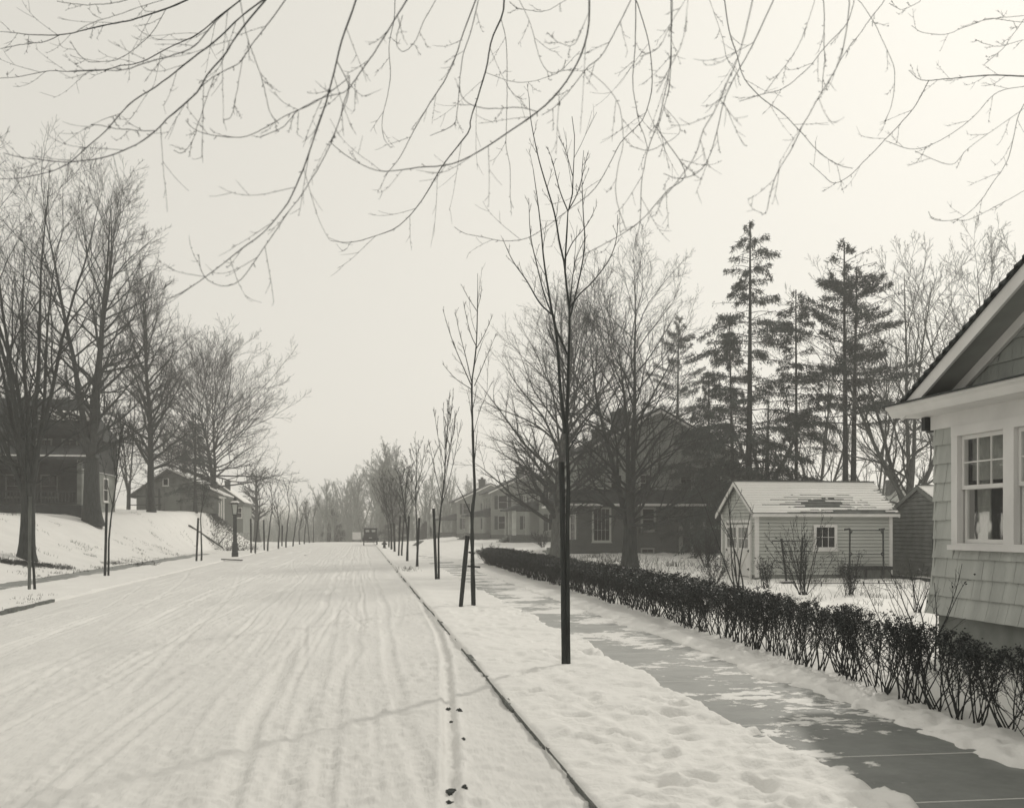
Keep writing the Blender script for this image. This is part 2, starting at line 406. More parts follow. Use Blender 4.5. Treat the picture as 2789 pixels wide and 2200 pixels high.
def bare_tree_groups(seed, H, r, clear, leaders=1, lead_ang=(10, 20), limbs=14, ang=(58, 25), lf=.42, trop=.05, counts=(8, 7, 4),
                     rmin=.006, dome=None, wig=.07, limb_wig=.08, fall=.55, lean=(0, 0), base=(0, 0, 0), twig_up=.12, limb_curve=None):
    rng = np.random.default_rng(seed); b = np.array(base, float)
    trunk = []; crown = []
    one = np.ones(1)
    if leaders == 1:
        P0, R0 = grow(b[None], np.array([[lean[0], lean[1], 1.0]]), one * H * .93, one * r, one * max(rmin * 2, r * .1), 18, .03, .03, rng)
        L0 = one * H; t0 = clear / H
        lead = (P0, R0, L0); zt = P0[0, :, 2] - b[2]
    else:
        P0, R0 = grow(b[None], np.array([[lean[0], lean[1], 1.0]]), one * clear, one * r, one * r * .82, 8, .02, .02, rng)
        zt = P0[0, :, 2] - b[2]
        top = P0[0, -1]; az = np.arange(leaders) * 2 * np.pi / leaders + rng.uniform(0, .8, leaders)
        an = np.radians(rng.uniform(lead_ang[0], lead_ang[1], leaders)); an[0] = R(3)
        D = np.stack([np.cos(az) * np.sin(an), np.sin(az) * np.sin(an), np.cos(an)], 1)
        Ll = (H - clear) * rng.uniform(.7, 1.0, leaders); Ll[0] = H - clear
        st = np.repeat(top[None], leaders, 0) - np.array([0, 0, 1.0]) * rng.uniform(0.1, .35, (leaders, 1)) * clear
        PL, RL = grow(st, D, Ll, np.full(leaders, r * .62 / leaders ** .25), np.full(leaders, rmin * 2), 16, .035, .012, rng)
        crown.append((PL, RL, 7)); lead = (PL, RL, Ll); t0 = .04
    R0 = R0 * (1 + .55 * np.exp(-np.maximum(zt, 0) / (1.3 * r)))[None]
    trunk.append((P0, R0, 12))
    s, d, L, rr = spawn(*lead, limbs, t0, .97, ang, lf, .55, rng, fall=fall)
    if dome:
        hz = np.clip((s[:, 2] - b[2] - clear) / (H - clear), 0, 1)
        L = dome * np.sqrt(np.clip(1 - (1.28 * hz - .38) ** 2, .05, 1)) * rng.uniform(.72, 1.12, len(s)) * 1.12
    tr = trop
    if limb_curve is not None: tr = np.tile(np.array(limb_curve)[None], (len(s), 1))
    P1, R1 = grow(s, d, L, np.maximum(rr, rmin * 1.5), np.full(len(s), rmin), 8, limb_wig, tr, rng); crown.append((P1, R1, 6))
    s, d, L, rr = spawn(P1, R1, L, counts[0], .18, .98, (42, 34), .5, .6, rng, up=twig_up)
    P2, R2 = grow(s, d, L, np.maximum(rr, rmin * 1.2), np.full(len(s), rmin), 5, .09, trop * .6, rng); crown.append((P2, R2, 4))
    s, d, L, rr = spawn(P2, R2, L, counts[1], .2, 1, (40, 32), .5, .8, rng, up=twig_up)
    P3, R3 = grow(s, d, L, np.maximum(rr * .8, rmin), np.full(len(s), rmin * .7), 3, .1, .03, rng); crown.append((P3, R3, 3))
    if counts[2]:
        s, d, L, rr = spawn(P3, R3, L, counts[2], .2, 1, (40, 30), .55, .8, rng, up=twig_up)
        P4, R4 = grow(s, d, L, np.full(len(s), rmin * .75), np.full(len(s), rmin * .5), 2, .1, .03, rng); crown.append((P4, R4, 3))
    return trunk, crown
def bare_tree(name, label, cat, base, group=None, bark=None, twig=None, **kw):
    t = thing(name, label, cat, base, group)
    tr, cr = bare_tree_groups(base=base, **kw)
    tube_obj('trunk', tr, bark or BARK, t); tube_obj('crown', cr, twig or TWIG, t)
    return t
def copy_tree(o, parent=None, loc=None):
    c = o.copy(); COL.objects.link(c); c.parent = parent
    if loc is not None: c.location = loc
    for ch in list(o.children): copy_tree(ch, c)
    return c

def needle_tris(P, D, ln, wd, rng):
    """one thin triangle per row: root P, direction D"""
    D = norm(D); side = norm(np.cross(D, rng.normal(0, 1, D.shape)))
    V = np.stack([P - side * wd[:, None] / 2, P + side * wd[:, None] / 2, P + D * ln[:, None]], 1)
    n = len(P)
    return V.reshape(-1, 3), np.arange(n * 3).reshape(n, 3)
def leaf_quads(P, D, ln, wd, rng):
    D = norm(D); side = norm(np.cross(D, rng.normal(0, 1, D.shape)))
    V = np.stack([P, P + D * ln[:, None] * .5 + side * wd[:, None] / 2, P + D * ln[:, None], P + D * ln[:, None] * .5 - side * wd[:, None] / 2], 1)
    n = len(P)
    return V.reshape(-1, 3), np.arange(n * 4).reshape(n, 4)
def conifer(name, label, base, seed, H, r, zb, W, nb=70, needles=13500, droop=-.25, bare=.25, power=.8, trunks=((0, 0),), top_dense=0., size=1.0, group=None, wave=.35, lean=0):
    rng = np.random.default_rng(seed); b = np.array(base, float)
    t = thing(name, label, 'conifer', base, group)
    tr = []; wood = []; NV = []; NT = []; nb0 = 0
    for k, (ox, oy) in enumerate(trunks):
        hh = H * (1 - .07 * k)
        P0, R0 = grow((b + (ox, oy, 0))[None], np.array([[lean + .01 * k, 0, 1.0]]), np.ones(1) * hh, np.ones(1) * r, np.ones(1) * .03, 14, .006, .02, rng)
        R0 *= (1 + .5 * np.exp(-(P0[..., 2] - b[2]) / .5)); tr.append((P0, R0, 9))
        n = nb // len(trunks)
        f = np.sort(rng.uniform(0, 1, n)) ** .9; z = zb + (hh - zb) * f
        az = np.arange(n) * 2.4 + rng.normal(0, .4, n)
        gap = .55 + .45 * np.sin(f * 23 + seed) * wave * 2
        L = W * ((1 - f) ** power * (1 - .35 * top_dense) + .35 * top_dense * np.sin(np.pi * np.minimum(1, f * .9 + .1))) * rng.uniform(.55, 1.15, n) * np.clip(gap + .45, .4, 1.2) + .25
        x = np.clip(z / hh, 0, 1) * 14; i = np.minimum(x.astype(int), 13); fr = (x - i)[:, None]
        st = P0[0, i] * (1 - fr) + P0[0, i + 1] * fr
        D = np.stack([np.cos(az), np.sin(az), rng.normal(.12 + .25 * f, .1, n)], 1)
        PB, RB = grow(st, D, L, np.full(n, .035) * (1 - .5 * f), np.full(n, .008), 6, .05, droop * .3, rng); wood.append((PB, RB, 4))
        dens = np.where(rng.uniform(0, 1, n) < bare, .12, 1.0) * L
        cnt = rng.multinomial(needles // len(trunks), dens / dens.sum())
        bi = np.repeat(np.arange(n), cnt); tt = .15 + .85 * rng.beta(1.6, 1.1, len(bi))
        x = tt * 6; i = np.minimum(x.astype(int), 5); fr = (x - i)[:, None]
        p = PB[bi, i] * (1 - fr) + PB[bi, i + 1] * fr
        out = norm(PB[bi, i + 1] - PB[bi, i])
        sd = norm(np.cross(out, [0, 0, 1.0]))
        wsp = (L[bi] * .16 * (1.15 - tt))[:, None]
        p = p + sd * rng.normal(0, 1, (len(bi), 1)) * wsp + np.array([0, 0, 1]) * rng.normal(-.05, .09, (len(bi), 1))
        d = out * .5 + rng.normal(0, .45, (len(bi), 3)); d[:, 2] += droop * 2
        V, T = needle_tris(p, d, rng.uniform(.12, .32, len(bi)) * size, rng.uniform(.03, .07, len(bi)) * size, rng)
        NV.append(V); NT.append(T + nb0); nb0 += len(V)
    tube_obj('trunk', tr, BARK, t); bo = tube_obj('branches', wood, TWIG, t)
    link_mesh('foliage', np_mesh('foliage', np.concatenate(NV) - b, None, np.concatenate(NT)), NEEDLE, t)
    return t

# ------------------------------------------------------------------ the ground, road, kerbs and pavements
def grid_mesh(name, xs, ys, Z, m, kind='structure', drop=None):
    nx, ny = len(xs), len(ys)
    X, Y = np.meshgrid(xs, ys)
    V = np.stack([X, Y, Z], -1).reshape(-1, 3)
    i = np.arange(nx * ny).reshape(ny, nx)
    q = np.stack([i[:-1, :-1], i[:-1, 1:], i[1:, 1:], i[1:, :-1]], -1)
    if drop is not None: q = q[~drop[:-1, :-1]]
    q = q.reshape(-1, 4)
    o = link_mesh(name, np_mesh(name, V, q, smooth=True), m)
    tag(o, kind=kind); return o

def ylines():
    a = [-24.0]
    while a[-1] < 4.5: a.append(a[-1] + (1.2 if a[-1] < 2 else .12))
    while a[-1] < 60: a.append(a[-1] * 1.0052)
    while a[-1] < 325: a.append(a[-1] * 1.02)
    return np.array(a)
YS = ylines()

def footprints(X, Y, n, box, seed, depth=.03, r=.11):
    rng = np.random.default_rng(seed); Z = np.zeros_like(X)
    for k in range(n):
        cx, cyy = rng.uniform(box[0], box[1]), box[2] * (box[3] / box[2]) ** rng.uniform(0, 1)
        a = rng.uniform(0, np.pi); rx, ry = r * rng.uniform(.6, 1.3), r * rng.uniform(1.0, 2.4)
        i0, i1 = np.searchsorted(YS, [cyy - .5, cyy + .5]); j = np.abs(X[0] - cx) < .5
        if i1 <= i0 or not j.any(): continue
        sub = np.ix_(np.arange(i0, i1), np.nonzero(j)[0])
        dx, dy = X[sub] - cx, Y[sub] - cyy
        e = ((dx * np.cos(a) + dy * np.sin(a)) / rx) ** 2 + ((-dx * np.sin(a) + dy * np.cos(a)) / ry) ** 2
        Z[sub] += -depth * rng.uniform(.4, 1) * np.exp(-e ** 1.5) + depth * .35 * np.exp(-(e - 1.9) ** 2)
    return Z

gx = np.concatenate([np.linspace(-255, -60, 14), np.linspace(-55, -26, 15), np.linspace(-25, -13, 33), np.linspace(-12.9, -7.72, 66),
                     [-7.70, -7.66], np.linspace(-7.0, 1.2, 6), [1.503, 1.508], np.linspace(1.57, 6.6, 150), np.linspace(6.68, 22, 160), np.linspace(22.5, 60, 26), np.linspace(65, 255, 14)])
GX, GY = np.meshgrid(gx, YS)
GZ = base_z(GX, GY)
inroad = (GX > -7.69) & (GX < 1.505)
GZ = np.where(inroad, GZ - .45, GZ)
nearw = np.exp(-np.clip(GY - 6, 0, None) / 45)
GZ = GZ + np.where(inroad, 0, (fbm(GX * 1.1, GY * 1.1, 3, 4) * .09 + fbm(GX * 5, GY * 5, 5, 3) * .045 * nearw + fbm(GX * 12, GY * 12, 6, 2) * .028 * np.exp(-np.clip(GY - 6, 0, None) / 14) + (fbm(GX * .25, GY * .25, 9, 3) * .2 + fbm(GX * 1.3, GY * .9, 19, 4) * .24) * sstep(2.5, 9, np.abs(GX + 3) - 4.6)))
GZ += np.where((GX > 1.506), footprints(GX, GY, 420, (1.7, 3.6, 4.5, 26), 1, .035, .10) + footprints(GX, GY, 200, (4.95, 5.6, 4.5, 26), 2, .03, .10) + footprints(GX, GY, 260, (6.5, 20, 14, 40), 4, .05, .16), 0)
# plough-thrown bank beside the kerb and along the hedge foot
GZ += np.where(GX > 1.506, .035 * np.exp(-((GX - 1.75) / .25) ** 2) + .07 * np.exp(-((GX - 5.28) / .24) ** 2) * (.6 + fbm(GX * 2, GY * 2, 31, 3)), 0)
# shovelled strip over both pavements, with ragged edges
for (a, b), sd in ((WALK_R, 11), (WALK_L, 12)):
    ea = a + .30 * fbm(GY * .8, GY * 0 + 1, sd, 4) + .12 * fbm(GY * 4, GX * 4, sd + 3, 2); eb = b + .34 * fbm(GY * .8, GY * 0 + 7, sd + 1, 4) + .12 * fbm(GY * 4, GX * 4, sd + 4, 2)
    m_ = sstep(ea - .05, ea + .05, GX) * (1 - sstep(eb - .05, eb + .05, GX))
    cover = .10
    far = sstep(46, 58, GY) if sd == 11 else sstep(62, 74, GY)
    GZ = GZ - m_ * cover * (1 - far * .75)
# sled and wheel ruts running up the earth bank on the left
for k, c in enumerate((56.0, 57.2, 58.8)):
    GZ -= np.where((GX < -12) & (GX > -17), .10 * np.exp(-((GY - c - (GX + 13) * -1.2) / .22) ** 2), 0)
grid_mesh('ground', gx, YS, GZ, SNOW)

rx = np.concatenate([np.linspace(-7.74, -7.0, 12), np.linspace(-6.96, 1.44, 330), [1.48, 1.52]])
RX, RY = np.meshgrid(rx, YS)
RZ = base_z(RX, RY) - .062 + .035 * (1 - ((RX + 3.05) / 4.6) ** 2)
fade = np.exp(-np.clip(RY - 8, 0, None) / 38)
rngt = np.random.default_rng(5)
def track(cx, wd, dp, berm=.5):
    e = (RX - cx) / wd
    return -dp * np.exp(-e ** 4) + dp * berm * (np.exp(-((e - 1.5) / .55) ** 2) + np.exp(-((e + 1.5) / .55) ** 2))
RD = np.zeros_like(RX)
for k in range(44):
    x0 = rngt.uniform(-7.0, 1.0); am = rngt.uniform(.03, .22); ph = rngt.uniform(0, 6)
    cx = x0 + am * np.sin(RY / rngt.uniform(4, 14) + ph) + .25 * (fbm(RY * .12, RY * 0 + k, 40 + k, 2))
    w_ = rngt.uniform(.035, .09); RD += track(cx, w_, rngt.uniform(.004, .014) * 1.6 * np.clip(vnoise(RY * .3 + .1 * RX, RY * 0 + k, 60 + k) * 1.7 - .45, 0, 1.2))
for x0, am, ph, dp in ((-.95, .16, 1.0, .020), (.45, .16, 1.2, .020), (-2.3, .07, 3.0, .012), (-.15, .09, 2.1, .015), (-.55, .11, .4, .010), (-1.6, .06, 5.0, .010)):
    cx = x0 + am * np.sin(RY / 3.9 + ph) * np.exp(-((RY - 11) / 7) ** 2) + .3 * (fbm(RY * .25, RY * 0 + ph, 90, 3))
    RD += track(cx, .085, dp * (.7 + .6 * vnoise(RY * .5, RY * 0, 77)))
    RD += np.where(np.abs(RX - cx) < .09, .004 * np.sin(RY * 34), 0) * np.exp(-((RY - 9) / 6) ** 2)      # tread bars
gut = np.interp(RY, [4, 6.5, 7.5, 9, 11.3, 15, 18.7, 25], [.45, .56, .63, .76, .93, 1.2, 1.36, 1.45])
RD += track(gut, .06, .05 * (1 - sstep(20, 28, RY)), .35)
for k in range(12):
    cx = rngt.uniform(-7, 1) + rngt.choice((-1, 1)) * rngt.uniform(.03, .11) * (RY - rngt.uniform(8, 25)) + .15 * np.sin(RY / rngt.uniform(3, 7) + k)
    RD += track(cx, rngt.uniform(.04, .07), rngt.uniform(.008, .018) * np.clip(vnoise(RY * .22, RY * 0 + k, 160 + k) * 2 - .6, 0, 1)) * (RX < 1.1)
# cross tracks where cars turned
for c, sl_, a_ in ((27, -.25, .02), (33, .18, .02), (40, -.12, .025)):
    RD += -a_ * np.exp(-((RY - c - sl_ * RX) / .35) ** 2)
lump = np.clip(fbm(RX * 7, RY * 7, 21, 3), 0, 1) * np.clip(fbm(RX * .9, RY * .35, 22, 2) + .25, 0, 1)
lump2 = np.clip(fbm(RX * 13, RY * 9, 26, 2) - .08, 0, 1) * np.clip(fbm(RX * .7, RY * .3, 27, 2) + .2, 0, 1)
RD += lump2 * .22 * fade + lump * .24 * fade + fbm(RX * 1.6, RY * .8, 23, 3) * .03 + fbm(RX * 16, RY * 12, 24, 2) * .030 * fade
RZ = RZ + RD * (1 - sstep(100, 150, RY)) + .026 * sstep(1.15, 1.45, RX) * (.7 + fbm(RY * 1.5, RY * 0, 61, 3))
grid_mesh('road', rx, YS, RZ, PACKED)
def road_z(x, y): return float(RZ[min(len(YS) - 1, np.searchsorted(YS, y)), min(len(rx) - 1, np.searchsorted(rx, x))])

def walk(name, x0, x1, y0, y1, thr):
    mb = MB(); y = y0; rng = random.Random(3)
    while y < y1:
        z = .022 + rng.uniform(-.002, .002)
        mb.box(x0, x1, y, y + 1.38, -.15, z); y += 1.392
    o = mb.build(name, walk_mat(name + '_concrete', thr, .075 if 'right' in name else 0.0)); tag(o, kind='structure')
    jm = MB(); y = y0 + 1.38
    while y < y1: jm.box(x0 + .01, x1 - .01, y + .001, y + .011, -.14, .024); y += 1.392
    tag(jm.build('pavement_joint_snow', SNOW), kind='structure')
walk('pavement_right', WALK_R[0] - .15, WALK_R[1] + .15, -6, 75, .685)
walk('pavement_left', WALK_L[0] - .15, WALK_L[1] + .15, 18, 80, .74)

def kerb(name, x0, x1, top, y0, y1, seed, gaps):
    mb = MB(); rng = random.Random(seed); y = y0
    while y < y1:
        L = rng.uniform(.7, 1.5); 
        if not gaps(y, rng): mb.box(x0 + rng.uniform(-.012, .012), x1, y, y + L, -.4, top + rng.uniform(-.012, .008))
        y += L + rng.choice((.015, .02, .02, .12))
    tag(mb.build(name, KERB), kind='structure')
kerb('kerb_right', 1.497, 1.55, .050, 2, 62, 4, lambda y, r: r.random() < (.03 if y < 26 else .35 if y < 40 else .75))
kerb('kerb_left', -7.72, -7.62, .075, 12, 27.5, 5, lambda y, r: False)

# ------------------------------------------------------------------ buildings
def clapboard(mb, A, B, z0, z1, out, step=.13, lip=.018, top=None, gap=0.0):
    """lapped boards on the wall from A to B (x, y), facing out; top(s) caps the height along s in 0..1 (gable)"""
    A = np.array(A, float); B = np.array(B, float); n = np.array(out, float)
    z = z0
    while z < z1 - 1e-3:
        zz = min(z + step, z1)
        s0, s1 = 0.0, 1.0
        if top is not None:
            ss = np.linspace(0, 1, 201); ok = ss[np.array([top(q) for q in ss]) >= zz - 1e-6]
            if len(ok) < 2: break
            s0, s1 = ok[0], ok[-1]
            o0 = ss[np.array([top(q) for q in ss]) >= z - 1e-6]; e0, e1 = o0[0], o0[-1]
        else: e0, e1 = 0.0, 1.0
        P = lambda s, zc, o: (A[0] + (B[0] - A[0]) * s + n[0] * o, A[1] + (B[1] - A[1]) * s + n[1] * o, zc)
        g = z + gap
        mb.poly([P(e0, g, lip), P(e1, g, lip), P(s1, zz, .004), P(s0, zz, .004)])
        mb.poly([P(e0, g, -.04 if gap else 0), P(e1, g, -.04 if gap else 0), P(e1, g, lip), P(e0, g, lip)])
        if gap:   # open shadow joint under the board
            mb.poly([P(e0, z, -.04), P(e1, z, -.04), P(e1, g, -.04), P(e0, g, -.04)]); mb.poly([P(e0, z, .004), P(e1, z, .004), P(e1, z, -.04), P(e0, z, -.04)])
        z = zz
    return mb
def frame_rect(mb, P, s0, s1, z0, z1, w, o0, o1):
    """rectangular frame of bar width w on a wall; P(s, z, o) gives points"""
    for a, b, c, d in ((s0, s1, z0, z0 + w), (s0, s1, z1 - w, z1), (s0, s0 + w, z0 + w, z1 - w), (s1 - w, s1, z0 + w, z1 - w)):
        mb.hexa([P(a, c, o0), P(b, c, o0), P(b, c, o1), P(a, c, o1)], [P(a, d, o0), P(b, d, o0), P(b, d, o1), P(a, d, o1)])
def slab(mb, P, s0, s1, z0, z1, o0, o1):
    mb.hexa([P(s0, z0, o0), P(s1, z0, o0), P(s1, z0, o1), P(s0, z0, o1)], [P(s0, z1, o0), P(s1, z1, o0), P(s1, z1, o1), P(s0, z1, o1)])
def wall_P(A, d, n):
    A = np.array(A, float); d = np.array(d, float); n = np.array(n, float)
    return lambda s, z, o: (A[0] + d[0] * s + n[0] * o, A[1] + d[1] * s + n[1] * o, z)
def window(parent, P, s0, s1, z0, z1, trim=.1, cols=2, rows=1, split=True, fm=WHITE_PAINT, pm=DARKGLASS, proud=.05, sill=True, lip=.02):
    """framed window lying on a wall plane: frame part with pane sub-part"""
    P_ = P; P = lambda s_, z_, o_: P_(s_, z_, o_ + lip)
    mb = MB(); frame_rect(mb, P, s0, s1, z0, z1, trim, -.02, proud)
    i0, i1, j0, j1 = s0 + trim, s1 - trim, z0 + trim, z1 - trim
    mid = (j0 + j1) / 2
    if split: slab(mb, P, i0, i1, mid - .025, mid + .025, -.01, proud * .6)
    lo = mid if split else j0
    for c in range(1, cols): x = i0 + (i1 - i0) * c / cols; slab(mb, P, x - .009, x + .009, lo, j1, -.01, proud * .5)
    for r in range(1, rows): z = lo + (j1 - lo) * r / rows; slab(mb, P, i0, i1, z - .009, z + .009, -.01, proud * .45)
    if sill: slab(mb, P, s0 - .05, s1 + .05, z0 - .05, z0 + .003, -.02, proud + .05)
    f = mb.build('window', fm, parent)
    g = MB(); g.poly([P(i0, j0, .006), P(i1, j0, .006), P(i1, j1, .006), P(i0, j1, .006)]); g.build('pane', pm, f)
    return f

# --- the grey shingled house close by on the right --------------------------------------------
HX, HY1, HY0 = 8.2, 14.04, 2.0        # street wall plane, far corner, near end (outside the frame)
def near_house():
    t = thing('shingle_house', 'grey shingled house corner with double window and white eaves at the right edge', 'house', (HX, HY1, 0))
    rng = random.Random(8)
    X1, Y0 = 17.0, HY0
    zb, zt = .63, 3.30
    # shingle courses: individual wide shakes, the lowest courses flaring out
    mb = MB(); n = 10; step = (zt - zb) / n
    flare = [.09, .045, .018, .006] + [0] * 20
    win = (11.0, 13.55)
    fronts = []
    for k in range(n):
        z0 = zb + k * step; z1 = z0 + step + .012
        ob, ot = .045 + flare[k], .010 + flare[k + 1]
        def run(a, b, P, z1=z1):
            y = a
            while y < b - .01:
                w = min(rng.uniform(.16, .34), b - y)
                if b - y - w < .08: w = b - y
                dz = rng.uniform(-.003, .002); th = rng.uniform(-.002, .003)
                p = lambda s, z, o: P(s, z, o)
                mb.hexa([p(y + .003, z0 + dz, ot - .02), p(y + w - .003, z0 + dz, ot - .02), p(y + w - .003, z0 + dz, ob + th), p(y + .003, z0 + dz, ob + th)],
                        [p(y + .003, z1, ot - .03), p(y + w - .003, z1, ot - .03), p(y + w - .003, z1, ot + th), p(y + .003, z1, ot + th)])
                y += w
        Pf = lambda s, z, o: (HX - o, s, z)                 # street face
        Ps = lambda s, z, o: (HX + s, HY1 + o, z)           # far side face
        e = .045 + flare[k]
        blocked = z1 > 1.66 and z0 < 3.24
        if blocked: run(win[1] + .0, HY1 + e * .8, Pf); run(Y0, win[0] - 1.3, Pf); z0 < 1.5 and run(win[0] - 1.3, win[1], Pf, 1.56)
        else: run(Y0, HY1 + e * .8, Pf)
        run(-e * .8, X1 - HX, Ps)
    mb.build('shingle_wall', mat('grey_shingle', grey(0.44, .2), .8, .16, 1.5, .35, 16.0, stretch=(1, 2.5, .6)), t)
    core = MB(); core.box(HX + .035, X1, Y0, HY1 - .035, .02, .99); core.box(HX + .035, HX + .1, Y0, HY1 - .035, .991, 1.6); core.box(HX + .101, X1, HY1 - .12, HY1 - .036, .991, 1.6); core.box(X1 - .2, X1, Y0, HY1 - .121, .991, 1.6); core.box(HX + .035, X1, Y0, HY1 - .035, 3.26, 3.5)
    core.box(HX + .035, HX + .1, 13.52, HY1 - .035, 1.6, 3.26); core.box(X1 - .2, X1, Y0, HY1 - .035, 1.6, 3.26); core.box(HX + .035, X1 - .2, HY1 - .12, HY1 - .036, 1.6, 3.26)
    core.box(HX + .035, HX + .1, Y0, 9.7, 1.6, 3.26)
    core.build('wall_core', SHAKE_GREY, t)
    f = MB(); f.box(HX + .02, X1, Y0, HY1 - .02, -.3, .625); f.build('foundation', CONCRETE, t)
    # frieze, cornice box and its sloped roof strip
    fr = MB(); fr.box(HX - .06, X1, Y0, HY1 + .06, 3.26, 3.47); fr.build('frieze_board', GREY_TRIM, t)
    co = MB()
    prof = [(0.0, 3.46), (-.50, 3.46), (-.53, 3.50), (-.56, 3.55), (-.60, 3.58), (-.60, 3.615), (-.0, 3.74)]
    xs = [(HX + a, z) for a, z in prof]
    co.prism([(x, Y0, z) for x, z in xs], (0, HY1 + .36 - Y0, 0))
    c = co.build('cornice', WHITE_PAINT, t)
    tp = MB(); tp.hexa([(HX - .63, Y0, 3.613), (HX + .0, Y0, 3.745), (HX, HY1 + .385, 3.745), (HX - .63, HY1 + .385, 3.613)],
                       [(HX - .63, Y0, 3.635), (HX + .0, Y0, 3.775), (HX, HY1 + .385, 3.775), (HX - .63, HY1 + .385, 3.635)])
    tp.build('cornice_roof', ROOF_DARK, t)
    ev = MB(); ev.box(HX + .002, X1, HY1 + .062, HY1 + .36, 3.462, 3.60); ev.build('eave_box', WHITE_PAINT, t)
    br = MB(); br.box(HX - .12, HX + .05, HY1 + .10, HY1 + .20, 3.26, 3.455); br.box(HX - .02, HX + .05, HY1 + .06, HY1 + .24, 3.24, 3.30); br.build('downspout', IRON, t)
    # gable wall of shingles above the cornice
    sl = .48; ye, ze = HY1 + .12, 3.55                        # eave line of the main roof, far side
    ridge = 7.6
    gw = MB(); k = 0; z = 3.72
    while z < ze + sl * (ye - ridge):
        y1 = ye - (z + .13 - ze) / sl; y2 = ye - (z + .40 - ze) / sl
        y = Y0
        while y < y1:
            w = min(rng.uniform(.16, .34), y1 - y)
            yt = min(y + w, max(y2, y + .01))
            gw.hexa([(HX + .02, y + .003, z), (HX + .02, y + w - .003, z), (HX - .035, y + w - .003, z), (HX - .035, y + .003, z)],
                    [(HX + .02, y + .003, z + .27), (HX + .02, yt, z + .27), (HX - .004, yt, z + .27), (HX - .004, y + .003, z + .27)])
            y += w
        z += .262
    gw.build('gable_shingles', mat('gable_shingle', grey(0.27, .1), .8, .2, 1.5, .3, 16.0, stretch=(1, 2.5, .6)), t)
    # rake: fascia, soffit, inner frieze board
    def rake_pt(s, x, dz): y = ye - s; return (x, y, ze + sl * s + dz)
    S = ye - ridge
    rk = MB(); rk.hexa([rake_pt(.02, HX - .50, -.16), rake_pt(S, HX - .50, -.16), rake_pt(S, HX - .46, -.16), rake_pt(.02, HX - .46, -.16)],
                       [rake_pt(.02, HX - .50, .03), rake_pt(S, HX - .50, .03), rake_pt(S, HX - .46, .03), rake_pt(.02, HX - .46, .03)])
    rk.build('rake_fascia', GREY_TRIM, t)
    so = MB(); so.hexa([rake_pt(.1, HX - .455, -.10), rake_pt(S, HX - .455, -.10), rake_pt(S, HX + .02, -.10), rake_pt(.1, HX + .02, -.10)],
                       [rake_pt(.1, HX - .455, -.08), rake_pt(S, HX - .455, -.08), rake_pt(S, HX + .02, -.08), rake_pt(.1, HX + .02, -.08)])
    so.build('soffit', SOFFIT, t)
    ib = MB(); ib.hexa([rake_pt(.3, HX - .09, -.25), rake_pt(S, HX - .09, -.25), rake_pt(S, HX - .037, -.25), rake_pt(.3, HX - .037, -.25)],
                       [rake_pt(.3, HX - .09, -.102), rake_pt(S, HX - .09, -.102), rake_pt(S, HX - .037, -.102), rake_pt(.3, HX - .037, -.102)])
    ib.build('rake_board', GREY_TRIM, t)
    # roof: lapped shingle courses climbing to the ridge
    rf = MB(); s = -.06; L = math.hypot(1, sl)
    while s < S:
        x = HX - .54
        while x < X1:
            w = rng.uniform(.25, .5) if x < HX + 1.2 else 3.0
            d0 = rng.uniform(-.006, .006); a, b = s + d0, s + .24
            rf.hexa([rake_pt(a, x, .032), rake_pt(a, x + w - .006, .032), rake_pt(b, x + w - .006, .032), rake_pt(b, x, .032)],
                    [rake_pt(a, x, .105), rake_pt(a, x + w - .006, .105), rake_pt(b, x + w - .006, .055), rake_pt(b, x, .055)])
            x += w
        s += .155
    rf.poly([(HX - .5, ridge, ze + sl * S), (X1, ridge, ze + sl * S), (X1, 1.0, 3.6), (HX - .5, 1.0, 3.6)])
    rf.build('roof', ROOF_DARK, t)
    # window group: casing with two double-hung sashes, glass, curtains, lamp-lit table edge
    cs = MB(); P = lambda s, z, o: (HX - o, s, z)
    cs_y = (9.75, 13.55)
    slab(cs, P, cs_y[0], cs_y[1], 3.12, 3.26, -.02, .075)          # head
    slab(cs, P, cs_y[0] - .06, cs_y[1] + .04, 1.55, 1.62, -.03, .11)   # sill
    slab(cs, P, cs_y[0], cs_y[1], 1.62, 1.645, -.1, .07)
    units = [(12.36, 13.40), (11.10, 12.14), (9.85, 10.88)]
    posts = [(13.40, 13.55), (12.14, 12.36), (10.88, 11.10), (9.75, 9.85)]
    for a, b in posts: slab(cs, P, a, b, 1.645, 3.12, -.02, .07)
    for a, b in posts: slab(cs, P, a + .015, b - .015, 1.645, 3.12, -.11, -.021)
    case = cs.build('window_casing', GREY_TRIM, t)
    for a, b in units:
        w = MB(); zm = 2.40
        # upper sash in front, lower sash behind
        for z0, z1, o0, o1, cols, rows in ((zm - .02, 3.118, -.03, .008, 3, 2), (1.647, zm + .03, -.078, -.04, 1, 1)):
            frame_rect(w, P, a + .004, b - .004, z0, z1, .055, o0, o1)
            for c_ in range(1, cols): y = a + .06 + (b - a - .12) * c_ / cols; slab(w, P, y - .010, y + .010, z0 + .05, z1 - .05, o0 + .008, o1 - .008)
            for r_ in range(1, rows): z = z0 + .055 + (z1 - z0 - .11) * r_ / rows; slab(w, P, a + .05, b - .05, z - .009, z + .009, o0 + .009, o1 - .009)
        sash = w.build('window_sash', WHITE_PAINT, case)
        g = MB(); g.poly([P(a + .05, zm + .03, -.012), P(b - .05, zm + .03, -.012), P(b - .05, 3.07, -.012), P(a + .05, 3.07, -.012)])
        g.poly([P(a + .05, 1.70, -.06), P(b - .05, 1.70, -.06), P(b - .05, zm - .02, -.06), P(a + .05, zm - .02, -.06)])
        g.build('pane', GLASS, case)
        # curtains gathered at both sides and a pale blind behind the upper sash
        cu = MB(); N = 26
